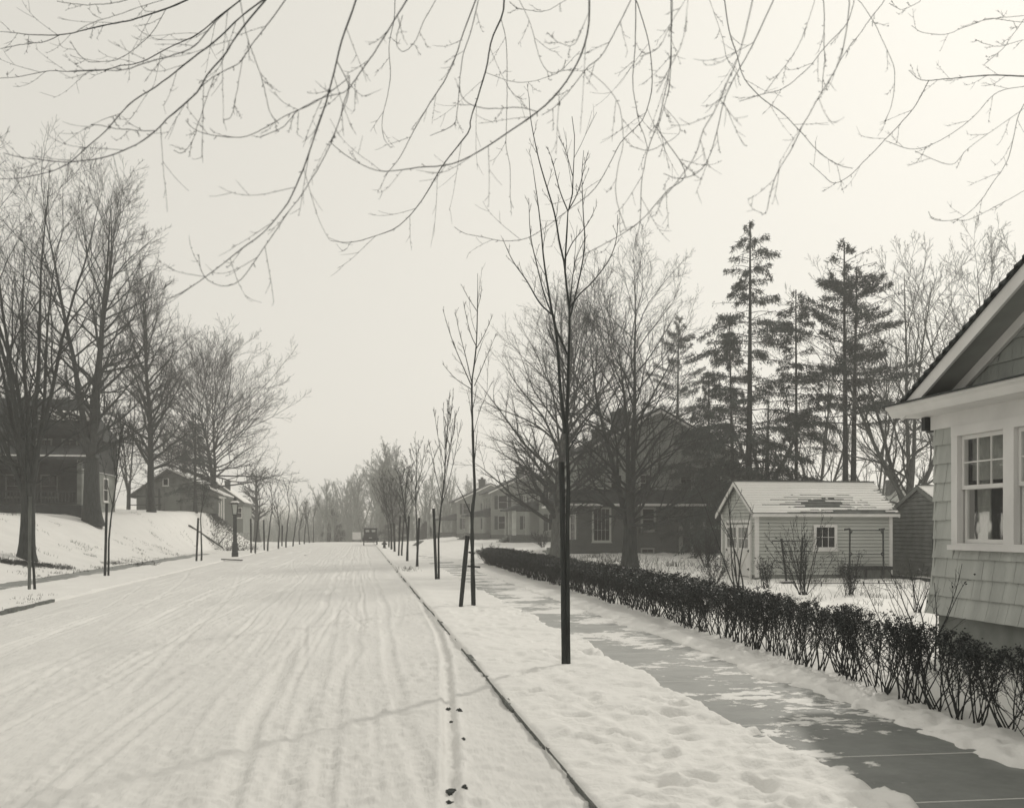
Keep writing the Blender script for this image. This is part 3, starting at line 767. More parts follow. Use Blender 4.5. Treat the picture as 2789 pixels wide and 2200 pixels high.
        for (y0, y1) in ((b - .34, b - .03), (a + .03, a + .30)):
            for i in range(N):
                q0, q1 = i / N, (i + 1) / N
                f0 = .03 * math.sin(q0 * 22); f1 = .03 * math.sin(q1 * 22)
                cu.poly([(HX + .22 + f0, y0 + (y1 - y0) * q0, 1.62), (HX + .22 + f1, y0 + (y1 - y0) * q1, 1.62), (HX + .20 + f1, y0 + (y1 - y0) * q1, 3.2), (HX + .20 + f0, y0 + (y1 - y0) * q0, 3.2)])
        cu.build('curtain', CURTAIN, case)
        bl = MB(); bl.box(HX + .145, HX + .15, a + .02, b - .02, 2.50, 3.2); bl.build('roller_blind', CURTAIN, case)
    room = MB(); room.box(HX + .11, HX + 4, 9.0, 13.85, 1.0, 1.05); room.box(HX + 3.9, HX + 4, 9.0, 13.85, 1.0, 3.3); room.box(HX + .11, HX + 4, 13.86, 13.9, 1.0, 3.3); room.box(HX + .11, HX + 4, 8.9, 8.99, 1.0, 3.3)
    room.build('room_lining', DARKROOM, t)
    # an upholstered chair back and cushion showing behind the lower pane
    ch = MB(); ch.tube([(HX + .62, 12.45 + i * .08, 1.50 + .30 * math.sin(i / 9 * math.pi) ** .6) for i in range(10)], [.07 + .05 * math.sin(i / 9 * math.pi) for i in range(10)], 8)
    ch.box(HX + .56, HX + .70, 12.5, 13.12, 1.06, 1.56); ch.build('chair_back', mat('upholstery', grey(.40, .3), .9, .3, 7, .2), t)
    return t
near_house()

# --- the white clapboard garage -----------------------------------------------------------------
def gable_shed(name, label, X0, X1, Y0, Y1, zg, ze, zr, wallm, trimm, board=.125, over=.22, snow=True, seed=1, roofm=None):
    """ridge along X; long wall faces the camera (-Y), gable end faces the street (-X)"""
    t = thing(name, label, 'garage', (X0, Y0, zg))
    ym = (Y0 + Y1) / 2; slope = (zr - ze) / (ym - Y0 + over)
    zw = ze + slope * over
    top = lambda s: zw + slope * (ym - Y0) * (1 - abs(2 * s - 1)) - .03
    w = MB()
    clapboard(w, (X0, Y0), (X1, Y0), zg + .12, zw - .12, (0, -1), board, .03, gap=.022)
    clapboard(w, (X0, Y1), (X0, Y0), zg + .12, zw + slope * (ym - Y0), (-1, 0), board, .03, top=top, gap=.018)
    clapboard(w, (X1, Y0), (X1, Y1), zg + .12, zw + slope * (ym - Y0), (1, 0), board, top=top)
    w.poly([(X0, Y1, zg), (X1, Y1, zg), (X1, Y1, zw), (X0, Y1, zw)])
    w.build('wall', wallm, t)
    f = MB(); f.box(X0 + .02, X1 - .02, Y0 + .02, Y1 - .02, zg - .2, zg + .13); f.build('footing', CONCRETE, t)
    for (x, y) in ((X0, Y0), (X1, Y0), (X0, Y1)):
        c = MB(); c.box(x - .035 if x == X0 else x - .09, x + .09 if x == X0 else x + .035, y - .035 if y == Y0 else y - .09, y + .09 if y == Y0 else y + .035, zg + .05, zw - .1); c.build('corner_board', trimm, t)
    e = MB(); e.box(X0 - over, X1 + over, Y0 - over - .02, Y0 - over + .03, ze - .11, ze - .004); e.box(X0 - .03, X1 + .03, Y0 - .05, Y0 - .001, zw - .2, zw - .06)
    e.box(X0 - over, X1 + over, Y0 - over + .03, Y0 - .04, ze - .03, ze - .006)
    e.build('eave_fascia', trimm, t)
    def rp(s, x, dz): return (x, Y0 - over + s, ze + slope * s + dz)
    S = ym - Y0 + over
    r = MB()
    for x in (X0 - over, X1 + over - .04):
        for sgn in (0, 1):
            q = lambda s, dz: (x, (Y0 - over + s) if sgn == 0 else (Y1 + over - s), ze + slope * s + dz)
            a = [q(0, -.14), q(S, -.14), q(S, -.004), q(0, -.004)]
            MB().prism(a, (.04, 0, 0)).build('rake_board', trimm, t)
    n = 13; rf = MB(); st = S / n
    for k in range(n):
        a, b = k * st - .01, (k + 1) * st + .02
        rf.hexa([rp(a, X0 - over, 0), rp(a, X1 + over, 0), rp(b, X1 + over, 0), rp(b, X0 - over, 0)],
                [rp(a, X0 - over, .036), rp(a, X1 + over, .036), rp(b, X1 + over, .010), rp(b, X0 - over, .010)])
    rf.hexa([(X0 - over, ym, zr - .004), (X1 + over, ym, zr - .004), (X1 + over, Y1 + over, ze), (X0 - over, Y1 + over, ze)],
            [(X0 - over, ym, zr + .03), (X1 + over, ym, zr + .03), (X1 + over, Y1 + over, ze + .03), (X0 - over, Y1 + over, ze + .03)])
    i = 0; x = X0 - over
    while x < X1 + over - .05:
        rf.box(x, min(x + .27, X1 + over), ym - .11, ym + .11, zr + .005, zr + .045 + .012 * (i % 2)); x += .27; i += 1
    roof = rf.build('roof', roofm or ROOF_DARK, t)
    if snow:
        sn = MB(); cell = .085
        xs = np.arange(X0 - over + .02, X1 + over - .02, cell)
        for k in range(n):
            lo, hi = k * st - .006, (k + 1) * st - .008
            sub = 3
            for j in range(sub):
                a = lo + (hi - lo) * j / sub; b = lo + (hi - lo) * (j + 1) / sub
                u = (xs - X0) / (X1 - X0); v = (a + b) / 2 / S
                bare = np.exp(-(((u - .48 - .10 * (v - .3)) / .30) ** 2 + ((v - .30) / .30) ** 2))
                bare = np.maximum(bare, np.exp(-(((u - .78) / .34) ** 2 + ((v - .03) / .13) ** 2)) * 1.1)
                bare = np.maximum(bare, .9 * np.exp(-((u - 1.04) / .05) ** 2))
                bare = bare + .55 * (vnoise(xs * 1.4, np.full_like(xs, k * 1.7), seed) - .5) + .22 * (vnoise(xs * 7, np.full_like(xs, k * 3 + j * .4), seed + 1) - .5)
                lim = (.42, .62, .86)[j] if v < .75 else .95
                keep = bare < lim; th = .026
                i0 = 0
                while i0 < len(xs):
                    if not keep[i0]: i0 += 1; continue
                    i1 = i0
                    while i1 < len(xs) and keep[i1]: i1 += 1
                    xa, xb = xs[i0], min(xs[i1 - 1] + cell, X1 + over - .01)
                    ha = .036 - .026 * (a - k * st) / st; hb = .036 - .026 * (b - k * st) / st
                    sn.hexa([rp(a, xa, ha), rp(a, xb, ha), rp(b, xb, hb), rp(b, xa, hb)], [rp(a, xa, ha + th), rp(a, xb, ha + th), rp(b, xb, hb + th), rp(b, xa, hb + th)])
                    i0 = i1
        sn.build('roof_snow', SNOW, roof)
    return t, zw
GX0, GX1, GY0, GY1 = 14.07, 19.24, 36.0, 39.6
g_t, g_zw = gable_shed('garage', 'white clapboard garage with patchy snow roof, paired doors and small six-light window', GX0, GX1, GY0, GY1, .03, 2.37, 3.60, CLAP, WHITE_PAINT, roofm=ROOF_GREY)
# side window
P = lambda s, z, o: (s, GY0 - o, z)
(wx0, wz1), (wx1, wz0) = on_y(2214.5, 1428, GY0), on_y(2278, 1497, GY0)
window(g_t, P, wx0, wx1, wz0, wz1, .10, 3, 2, False, proud=.045, lip=.034)
# paired doors in the gable end
def garage_doors():
    (ya, _), (yb, _) = on_x(2046, 1500, GX0), on_x(1983, 1500, GX0)
    P = lambda s, z, o: (GX0 - .032 - o, s, z)
    fr = MB(); frame_rect(fr, P, ya - .12, yb + .12, -.02, 2.16, .11, -.02, .05); fr.build('door_frame', WHITE_PAINT, g_t)
    ym = (ya + yb) / 2
    for a, b in ((ya, ym - .008), (ym + .008, yb)):
        d = MB(); slab(d, P, a, b, .06, 1.98, .0, .028)
        frame_rect(d, P, a, b, .06, 1.98, .11, .029, .05)
        slab(d, P, a + .11, b - .11, 1.0, 1.12, .029, .05); 
        for (p, q) in (((a + .12, .18), (b - .12, .99)), ((a + .12, .99), (b - .12, .18))):
            d.bar(P(p[0], p[1], .037), P(q[0], q[1], .037), .07, .02)
        for c in (1, 2): y = a + .11 + (b - a - .22) * c / 3; slab(d, P, y - .012, y + .012, 1.12, 1.87, .038, .052)
        slab(d, P, a + .11, b - .11, 1.46, 1.49, .038, .051)
        door = d.build('door', WHITE_PAINT, g_t)
        g = MB(); g.poly([P(a + .11, 1.12, .034), P(b - .11, 1.12, .034), P(b - .11, 1.87, .034), P(a + .11, 1.87, .034)]); g.build('pane', mat('dim_glass', grey(.14, .1), .15, .4, 3.0, 0, spec=.6), door)
        hb = a + .01 if a == ya else b - .01; sg = 1 if a == ya else -1
        for z in (.35, 1.02): MB().prism([P(hb, z - .05, .052), P(hb + sg * .2, z, .052), P(hb, z + .05, .052)], (-.012, 0, 0)).build('hinge', IRON, door)
garage_doors()
sg_t, _ = gable_shed('shed', 'darker clapboard shed with gable end, half hidden between garage and shingled house', 20.6, 26.0, 34.3, 38.6, .03, 2.42, 3.42, CLAP_DARK, mat('shed_trim', grey(.2, .1), .7, .2, 3, .05), .15, .12, True, 9, ROOF_GREY)

# --- two-storey houses down the right side -------------------------------------------------------
def gable_house(name, label, X0, X1, Y0, Y1, zg, zs, ze, zr, lower, upper, roofm, trim, cat='house', chimneys=(), board=.16, over=.4, pent=True, found=.6, axis='Y'):
    """ridge along Y, gable end faces the camera"""
    t = thing(name, label, cat, (X0, Y0, zg)); xm = (X0 + X1) / 2; sl = (zr - ze) / (xm - X0 + over); zw = ze + sl * over
    top = lambda s: zw + sl * (xm - X0) * (1 - abs(2 * s - 1)) - .02
    if lower is BRICK:
        w = MB(); w.box(X0, X1, Y0, Y1, zg - .5, zs); w.build('brick_wall', BRICK, t)
    else:
        w = MB(); w.box(X0 + .01, X1 - .01, Y0 + .01, Y1, zg - .5, zg + found); w.build('foundation', mat('brick_base', grey(.10, .2), .9, .3, 6, .2), t)
        w = MB(); clapboard(w, (X0, Y0), (X1, Y0), zg + found, zs, (0, -1), board); clapboard(w, (X0, Y1), (X0, Y0), zg + found, zs, (-1, 0), board); w.build('lower_wall', lower, t)
    w = MB(); clapboard(w, (X0, Y0), (X1, Y0), zs, zw + sl * (xm - X0), (0, -1), board * 1.3, top=top); clapboard(w, (X0, Y1), (X0, Y0), zs, zw, (-1, 0), board * 1.3)
    w.poly([(X1, Y0, zs), (X1, Y1, zs), (X1, Y1, zw), (X1, Y0, zw)])
    w.build('upper_wall', upper, t)
    r = MB()
    for sg in (-1, 1):
        xe = X0 - over if sg < 0 else X1 + over
        r.hexa([(xe, Y0 - over, ze), (xm, Y0 - over, zr), (xm, Y1 + over, zr), (xe, Y1 + over, ze)], [(xe, Y0 - over, ze + .16), (xm, Y0 - over, zr + .2), (xm, Y1 + over, zr + .2), (xe, Y1 + over, ze + .16)])
    roof = r.build('roof', roofm, t)
    for sg in (-1, 1):
        xe = X0 - over if sg < 0 else X1 + over; f = MB()
        f.prism([(xe, Y0 - over - .04, ze - .16), (xm, Y0 - over - .04, zr - .16), (xm, Y0 - over - .04, zr + .02), (xe, Y0 - over - .04, ze + .02)], (0, .036, 0)); f.build('rake_board', trim, t)
    for (cx, cy_, w_, d_, h_) in chimneys:
        c = MB(); c.box(cx - w_ / 2, cx + w_ / 2, cy_ - d_ / 2, cy_ + d_ / 2, zw, h_ - .2); c.box(cx - w_ / 2 - .07, cx + w_ / 2 + .07, cy_ - d_ / 2 - .07, cy_ + d_ / 2 + .07, h_ - .2, h_)
        c.box(cx - w_ * .2, cx + w_ * .2, cy_ - .12, cy_ + .12, h_, h_ + .3); c.build('chimney', mat('chimney_brick', grey(.07, .2), .9, .4, 8, .3), roof)
    if pent:
        p = MB(); p.hexa([(X0 - .9, Y0 - .9, zs - .05), (X1 + .9, Y0 - .9, zs - .05), (X1 + .9, Y0 - .03, zs + .0), (X0 - .9, Y0 - .03, zs + .0)],
                         [(X0 - .9, Y0 - .9, zs + .02), (X1 + .9, Y0 - .9, zs + .02), (X1 + .2, Y0 - .03, zs + 1.0), (X0 - .2, Y0 - .03, zs + 1.0)])
        p.hexa([(X0 - .9, Y0 - .03, zs - .05), (X0 - .03, Y0 - .03, zs - .05), (X0 - .03, Y1, zs - .05), (X0 - .9, Y1, zs - .05)],
               [(X0 - .9, Y0 - .03, zs + .02), (X0 - .03, Y0 - .03, zs + 1.0), (X0 - .03, Y1, zs + 1.0), (X0 - .9, Y1, zs + .02)])
        pr = p.build('pent_roof', roofm, t)
        b = MB(); b.box(X0 - .92, X1 + .9, Y0 - .94, Y0 - .902, zs - .16, zs - .0); b.box(X0 - .94, X0 - .902, Y0 - .9, Y1, zs - .16, zs); b.build('pent_fascia', trim, t)
    return t

def brick_house():
    Y0 = 71.6
    X0, _ = on_y(1572, 1510, Y0); X1, _ = on_y(2012, 1510, Y0)
    zs = on_y(1700, 1372, Y0)[1]; ze = on_y(2035, 1248, Y0)[1]; zr = on_y(1790, 1118, Y0)[1]
    c1x, c1z = on_y(1690, 1122, Y0 + 3); c2x, c2z = on_y(1628, 1170, Y0 + 6)
    t = gable_house('brick_house', 'two-storey house with dark brick ground floor behind bare tree beside garage', X0, X1, Y0, Y0 + 9, .05, zs, ze, zr, BRICK, mat('grey_gable_shakes', grey(.26, .2), .85, .3, 2.0, .3), SHAKE_DARK, GREY_TRIM,
                    chimneys=((c1x, Y0 + 3, 1.25, .8, c1z), (c2x, Y0 + 6, .8, .7, c2z)))
    P = lambda s, z, o: (s, Y0 - o, z)
    def win(px0, px1, py0, py1, **k):
        (a, z1), (b, z0) = on_y(px0, py0, Y0), on_y(px1, py1, Y0); k.setdefault('fm', SOFFIT); window(t, P, a, b, z0, z1, **k)
    win(1612, 1664, 1381, 1476, trim=.13, cols=4, rows=3, split=False, proud=.08, fm=CLAP)
    win(1745, 1786, 1381, 1447, trim=.15, cols=1, rows=1)
    win(1915, 1962, 1385, 1438, trim=.16, cols=1, rows=1)
    win(1745, 1782, 1492, 1508, trim=.1, cols=2, rows=1, split=False, fm=SOFFIT)
    for x in (1660, 1740, 1850, 1930): win(x, x + 36, 1290, 1340, trim=.12, cols=2, rows=2, fm=SOFFIT)
    # side doorway: dark door between two pale upright panels
    (a, z1), (b, z0) = on_y(1849, 1420, Y0), on_y(1889, 1511, Y0)
    d = MB(); slab(d, P, a + .28, b - .28, z0, z1 - .2, .0, .05); d.build('side_door', IRON, t)
    for (s0, s1) in ((a, a + .27), (b - .27, b)):
        q = MB(); slab(q, P, s0, s1, z0 + .15, z1, .0, .07); q.build('door_panel', SOFFIT, t)
    # street side sun room glazing and front steps
    Q = lambda s, z, o: (X0 - o, s, z)
    for k in range(3): window(t, Q, Y0 + .4 + k * 2.2, Y0 + 2.2 + k * 2.2, .9, 2.9, trim=.12, cols=3, rows=3, split=False)
    st = MB()
    for k in range(4): st.box(X0 - 1.9 + k * .3, X0 - .02, Y0 + .6, Y0 + 3.2, -.2, .25 + .2 * k)
    st.build('front_steps', CONCRETE, t)
    pr = MB(); pr.box(X0 - 1.2, X0 - .03, Y0 - .3, Y0 + .25, 0, 1.05); pr.build('porch_pier', BRICK, t)
    return t
brick_house()

def row_house(px, label, Y0, W, py_base, py_eave, py_ridge, py_store, wallm, found=.6, porch='brick'):
    X0, zg = on_y(px, py_base, Y0); zg = max(zg, gz(X0, Y0) - .05)
    ze = on_y(px, py_eave, Y0)[1]; zr = on_y(px, py_ridge, Y0)[1]; zs = on_y(px, py_store, Y0)[1]
    t = gable_house('row_house', label, X0, X0 + W, Y0, Y0 + 9, zg, zs, ze, zr, wallm, CLAP_FAR, ROOF_DARK, WHITE_PAINT, board=.2,
                    chimneys=((X0 + W * .42, Y0 + 4, .9, .8, zr + .9), (X0 + W * .78, Y0 + 5, .8, .8, zr + .5)), pent=False, found=found)
    t['group'] = 'pale houses down the right side of the street'
    P = lambda s, z, o: (s, Y0 - o, z); Q = lambda s, z, o: (X0 - o, s, z)
    for k in range(3):
        window(t, P, X0 + .8 + k * W / 3.2, X0 + 1.9 + k * W / 3.2, zs + .5, zs + 2.1, trim=.07, cols=1, fm=SOFFIT)
        window(t, P, X0 + .8 + k * W / 3.2, X0 + 1.9 + k * W / 3.2, zg + 1.2, zg + 2.8, trim=.07, cols=1, fm=SOFFIT)
        for za in (zs + .5, zg + 1.2):
            for xs_ in (X0 + .8 + k * W / 3.2 - .42, X0 + 1.9 + k * W / 3.2 + .04): sh = MB(); sh.box(xs_, xs_ + .38, Y0 - .06, Y0 - .021, za, za + 1.55); sh.build('shutter', SHAKE_DARK, t)
        window(t, Q, Y0 + 1 + k * 2.6, Y0 + 2 + k * 2.6, zs + .5, zs + 2.0, trim=.1, cols=2, fm=SOFFIT)
    # porch: brick base, square pillars, dark roof
    b = MB(); b.box(X0 - 2.6, X0 - .03, Y0 + .6, Y0 + 6, zg - .5, zg + .75); b.build('porch_base', BRICK, t)
    for y in (Y0 + .8, Y0 + 3.2, Y0 + 5.7):
        c = MB(); c.box(X0 - 2.5, X0 - 2.15, y - .17, y + .17, zg + .75, zs - .35); c.build('pillar', CLAP, t)
    r = MB(); r.hexa([(X0 - 2.9, Y0 + .3, zs - .35), (X0 - .03, Y0 + .3, zs - .35), (X0 - .03, Y0 + 6.3, zs - .35), (X0 - 2.9, Y0 + 6.3, zs - .35)],
                     [(X0 - 2.9, Y0 + .3, zs - .15), (X0 - .03, Y0 + .3, zs + .65), (X0 - .03, Y0 + 6.3, zs + .65), (X0 - 2.9, Y0 + 6.3, zs - .15)])
    r.build('porch_roof', ROOF_DARK, t)
    s = MB()
    for k in range(4): s.box(X0 - 3.6 + .28 * k, X0 - 2.6, Y0 + 2.4, Y0 + 4.2, zg - .5, zg + .15 + .17 * k)
    s.build('porch_steps', CONCRETE, t)
    return t
row_house(1470, 'pale clapboard house standing next beyond the brick house', 97, 9.5, 1482, 1308, 1240, 1380, CLAP_FAR)
row_house(1338, 'pale clapboard house between two others, two beyond the brick house', 120, 9.5, 1472, 1342, 1286, 1398, CLAP_FAR)
row_house(1245, 'farthest pale house of the row, faint in haze beside the woods', 147, 9.5, 1464, 1366, 1318, 1410, CLAP_FAR)

def far_cottage():
    d = 88; A = at(2462, 1395, d); zr = at(2440, 1330, d)[2]
    x0 = at(2395, 1400, d)[0]; x1 = at(2560, 1400, d)[0]; Y0 = A[1]
    t = gable_house('hillside_cottage', 'small pale house with low roof far behind the two sheds', x0, x1, Y0, Y0 + 8, gz(x0, Y0), 1.8, 2.6, zr, CLAP_FAR, CLAP_FAR, mat('pale_roof', grey(.42, .3), .9, .2, 2, .1), WHITE_PAINT, pent=False,
                    chimneys=((at(2462, 1320, d)[0], Y0 + 2, .8, .8, zr + .8),))
    P = lambda s, z, o: (s, Y0 - o, z)
    window(t, P, x0 + 1, x0 + 2, 1.0, 2.2, trim=.1)
far_cottage()

# --- the dark house, the barn and the bungalow on the left bank -----------------------------------
def dark_house():
    X1 = on_y(314, 1385, 81)[0]; X0 = X1 - 17; Y0, Y1 = 71.0, 81.0
    zg = gz(X1, Y0) - .1
    ze = on_y(325, 1182, Y0)[1]; zr = on_y(150, 1086, 76)[1]
    t = thing('dark_shingled_house', 'large dark shingled house with porch behind the big left trees', 'house', (X1, Y0, zg))
    zs = zg + 3.0
    w = MB(); w.box(X0, X1 - .01, Y0 + .01, Y1, zg - 1, zg + .7); w.build('foundation', CONCRETE, t)
    w = MB(); clapboard(w, (X1, Y0), (X1, Y1), zg + .7, zs, (1, 0), .16); w.build('lower_wall', CLAP_FAR, t)
    w = MB(); clapboard(w, (X0, Y0), (X1 - .02, Y0), zg + .7, zs, (0, -1), .16); w.build('porch_wall', SHAKE_DARK, t)  # wall coloured dark to stand for the shade under the porch
    w = MB(); clapboard(w, (X0, Y0 - .12), (X1 + .12, Y0 - .12), zs, ze + .1, (0, -1), .2); clapboard(w, (X1 + .12, Y0 - .12), (X1 + .12, Y1), zs, ze + .1, (1, 0), .2)
    w.box(X0, X1 + .118, Y0 - .118, Y0 - .01, zs - .02, zs + .02); w.build('upper_wall', SHAKE_DARK, t)
    r = MB(); o = .5; ym = (Y0 + Y1) / 2; hx = X1 - .9
    a, b, c, d = (X0, Y0 - o, ze), (X1 + o, Y0 - o, ze), (X1 + o, Y1 + o, ze), (X0, Y1 + o, ze)
    p, q = (X0, ym, zr), (hx, ym, zr)
    r.poly([a, b, q, p]); r.poly([b, c, q]); r.poly([c, d, p, q]); r.poly([a, d, c, b])
    roof = r.build('roof', ROOF_DARK, t)
    f = MB(); f.box(X0, X1 + o + .03, Y0 - o - .05, Y0 - o - .002, ze - .14, ze + .05); f.box(X1 + o + .002, X1 + o + .05, Y0 - o, Y1 + o, ze - .14, ze + .05); f.build('eave_board', SHAKE_DARK, t)
    # shed dormer with a lid of snow
    (dx0, dz), (dx1, _) = on_y(127, 1143, Y0 - .4), on_y(230, 1143, Y0 - .4)
    dm = MB(); dm.box(dx0 - .6, dx1 + .5, Y0 - .4, Y0 + 3, ze - .1, dz - .05); dorm = dm.build('dormer', SHAKE_DARK, roof)
    sn = MB(); nn = 14
    for k in range(nn):
        u0, u1 = k / nn, (k + 1) / nn
        x0_, x1_ = dx0 - .4 + (dx1 - dx0 + .8) * u0, dx0 - .4 + (dx1 - dx0 + .8) * u1
        h0 = .95 * (abs(2 * u0 - 1) ** 3) * (u0 < .5) * .6; h1 = .95 * (abs(2 * u1 - 1) ** 3) * (u1 < .5) * .6
        sn.hexa([(x0_, Y0 - .7, dz - .04), (x1_, Y0 - .7, dz - .04), (x1_, Y0 + 1.6, dz + .62), (x0_, Y0 + 1.6, dz + .62)],
                [(x0_, Y0 - .7, dz + .3 + h0 * .3), (x1_, Y0 - .7, dz + .3 + h1 * .3), (x1_, Y0 + 1.6, dz + .8 + h1 * .4), (x0_, Y0 + 1.6, dz + .8 + h0 * .4)])
    sn.build('dormer_snow', SNOW, t)
    # porch across the camera side
    py0 = Y0 - 3.6; px1 = on_y(222, 1385, py0)[0]
    pb = MB(); pb.box(X0, px1, py0, Y0 - .13, zg - 1, zg + .55); pb.build('porch_base', SHAKE_DARK, t)
    pr = MB(); zp = on_y(150, 1240, py0)[1]
    pr.hexa([(X0, py0 - .3, zp - .25), (px1 + .3, py0 - .3, zp - .25), (px1 + .3, Y0 - .13, zp - .25), (X0, Y0 - .13, zp - .25)],
            [(X0, py0 - .3, zp), (px1 + .3, py0 - .3, zp), (px1 + .3, Y0 - .13, zp + .9), (X0, Y0 - .13, zp + .9)])
    pr.build('porch_roof', ROOF_DARK, t)
    fb = MB(); fb.box(X0, px1 + .33, py0 - .34, py0 - .302, zp - .07, zp + .02); fb.build('porch_gutter', GREY_TRIM, t)
    for k in range(5):
        c = MB(); x = px1 - .15 - k * 3.2; c.box(x - .13, x + .13, py0 + .05, py0 + .31, zg + .55, zp - .25); c.build('porch_post', SHAKE_GREY, t)
    ra = MB(); ra.box(X0, px1 - .3, py0 + .12, py0 + .2, zg + 1.35, zg + 1.42); ra.box(X0, px1 - .3, py0 + .12, py0 + .2, zg + .68, zg + .74)
    x = px1 - .4
    while x > X0 + 6: ra.box(x - .03, x + .03, py0 + .13, py0 + .19, zg + .74, zg + 1.35); x -= .2
    ra.build('porch_railing', SHAKE_DARK, t)
    P = lambda s, z, o: (s, Y0 - o, z); P2 = lambda s, z, o: (s, Y0 - .13 - o, z)
    PE = lambda s_, z, o: (X1 + o, s_, z)
    for ya in (Y0 + 1.6, Y0 + 6.2): window(t, PE, ya, ya + 1.4, zg + 1.0, zg + 2.7, trim=.1, cols=1)
    for px in (20, 100, 170): a = on_y(px, 1300, Y0)[0]; window(t, P2, a, a + 1.0, zs + .5, zs + 1.9, trim=.1, cols=2, fm=SHAKE_GREY)
    for px in (15, 110): a = on_y(px, 1300, Y0)[0]; window(t, P, a, a + 1.1, zg + 1.1, zg + 2.6, trim=.1, cols=2, fm=SHAKE_GREY)
    cb = MB(); cb.box(X1 - .12, X1 + .03, Y0 - .03, Y0 + .1, zg + .7, zs - .01); cb.build('corner_board', WHITE_PAINT, t)
dark_house()

def barn():
    d = 96; Y0 = at(480, 1395, d)[1]
    X0, _ = on_y(372, 1390, Y0); X1, _ = on_y(596, 1390, Y0); zg = gz((X0 + X1) / 2, Y0) - .1
    ze = on_y(372, 1340, Y0)[1]; zr = on_y(456, 1283, Y0)[1]; xm = on_y(456, 1283, Y0)[0]
    t = thing('barn', 'weathered grey barn with attic window behind spruce on the left bank', 'barn', (X0, Y0, zg))
    zre = on_y(560, 1340, Y0)[1]
    w = MB(); 
    def top(s):
        x = X0 + (X1 - X0) * s
        return ze + (zr - ze) * (x - X0) / (xm - X0) if x < xm else zr + (ze - .2 - zr) * (x - xm) / (X1 - xm)
    clapboard(w, (X0, Y0), (X1, Y0), zg, zr, (0, -1), .22, .02, top=top); clapboard(w, (X0, Y0 + 8), (X0, Y0), zg, ze, (-1, 0), .22); w.build('wall', SHAKE_GREY, t)
    r = MB(); sl = (zr - ze) / (xm - X0); sr = (zr - ze + .2) / (X1 - xm)
    r.hexa([(X0 - .7, Y0 - .4, ze - .7 * sl), (xm, Y0 - .4, zr), (xm, Y0 + 8, zr), (X0 - .7, Y0 + 8, ze - .7 * sl)], [(X0 - .7, Y0 - .4, ze - .7 * sl + .16), (xm, Y0 - .4, zr + .2), (xm, Y0 + 8, zr + .2), (X0 - .7, Y0 + 8, ze - .7 * sl + .16)])
    r.hexa([(X1 + .5, Y0 - .4, ze - .2 - .5 * sr), (xm, Y0 - .4, zr), (xm, Y0 + 8, zr), (X1 + .5, Y0 + 8, ze - .2 - .5 * sr)], [(X1 + .5, Y0 - .4, ze - .2 - .5 * sr + .16), (xm, Y0 - .4, zr + .2), (xm, Y0 + 8, zr + .2), (X1 + .5, Y0 + 8, ze - .2 - .5 * sr + .16)])
    roof = r.build('roof', ROOF_GREY, t)
    s = MB(); s.hexa([(X1 + .45, Y0 - .38, ze - .2 - .45 * sr + .17), (xm + .1, Y0 - .38, zr + .17), (xm + .1, Y0 + 7.9, zr + .17), (X1 + .45, Y0 + 7.9, ze - .2 - .45 * sr + .17)], [(X1 + .45, Y0 - .38, ze - .2 - .45 * sr + .26), (xm + .1, Y0 - .38, zr + .26), (xm + .1, Y0 + 7.9, zr + .26), (X1 + .45, Y0 + 7.9, ze - .2 - .45 * sr + .26)])
    s.build('roof_snow', SNOW, roof)
    P = lambda s_, z, o: (s_, Y0 - o, z)
    a = on_y(443, 1310, Y0)[0]; window(t, P, a, a + .55, zr - 1.35, zr - .65, trim=.08, cols=1, split=False)
    a = on_y(450, 1310, Y0)[0]; dd = MB(); slab(dd, P, a, a + 1.3, zg, zg + 2.4, .0, .05); dd.build('barn_door', CLAP_FAR, t)
    fr = MB()
    for px in (352, 400, 434): x = on_y(px, 1390, Y0 - 2)[0]; fr.bar((x, Y0 - 2, zg - .3), (x, Y0 - 2, zg + 2.2), .16)
    xa, xb = on_y(345, 1390, Y0 - 2)[0], on_y(440, 1390, Y0 - 2)[0]
    fr.bar((xa, Y0 - 2, zg + 1.5), (xb, Y0 - 2, zg + 1.45), .1); fr.bar((xa, Y0 - 2, zg + .7), (xb, Y0 - 2, zg + .72), .08)
    tag(fr.build('paddock_fence', SHAKE_DARK, None, (xa, Y0 - 2, zg)), 'rough open rail fence in front of the grey barn', 'fence')
barn()

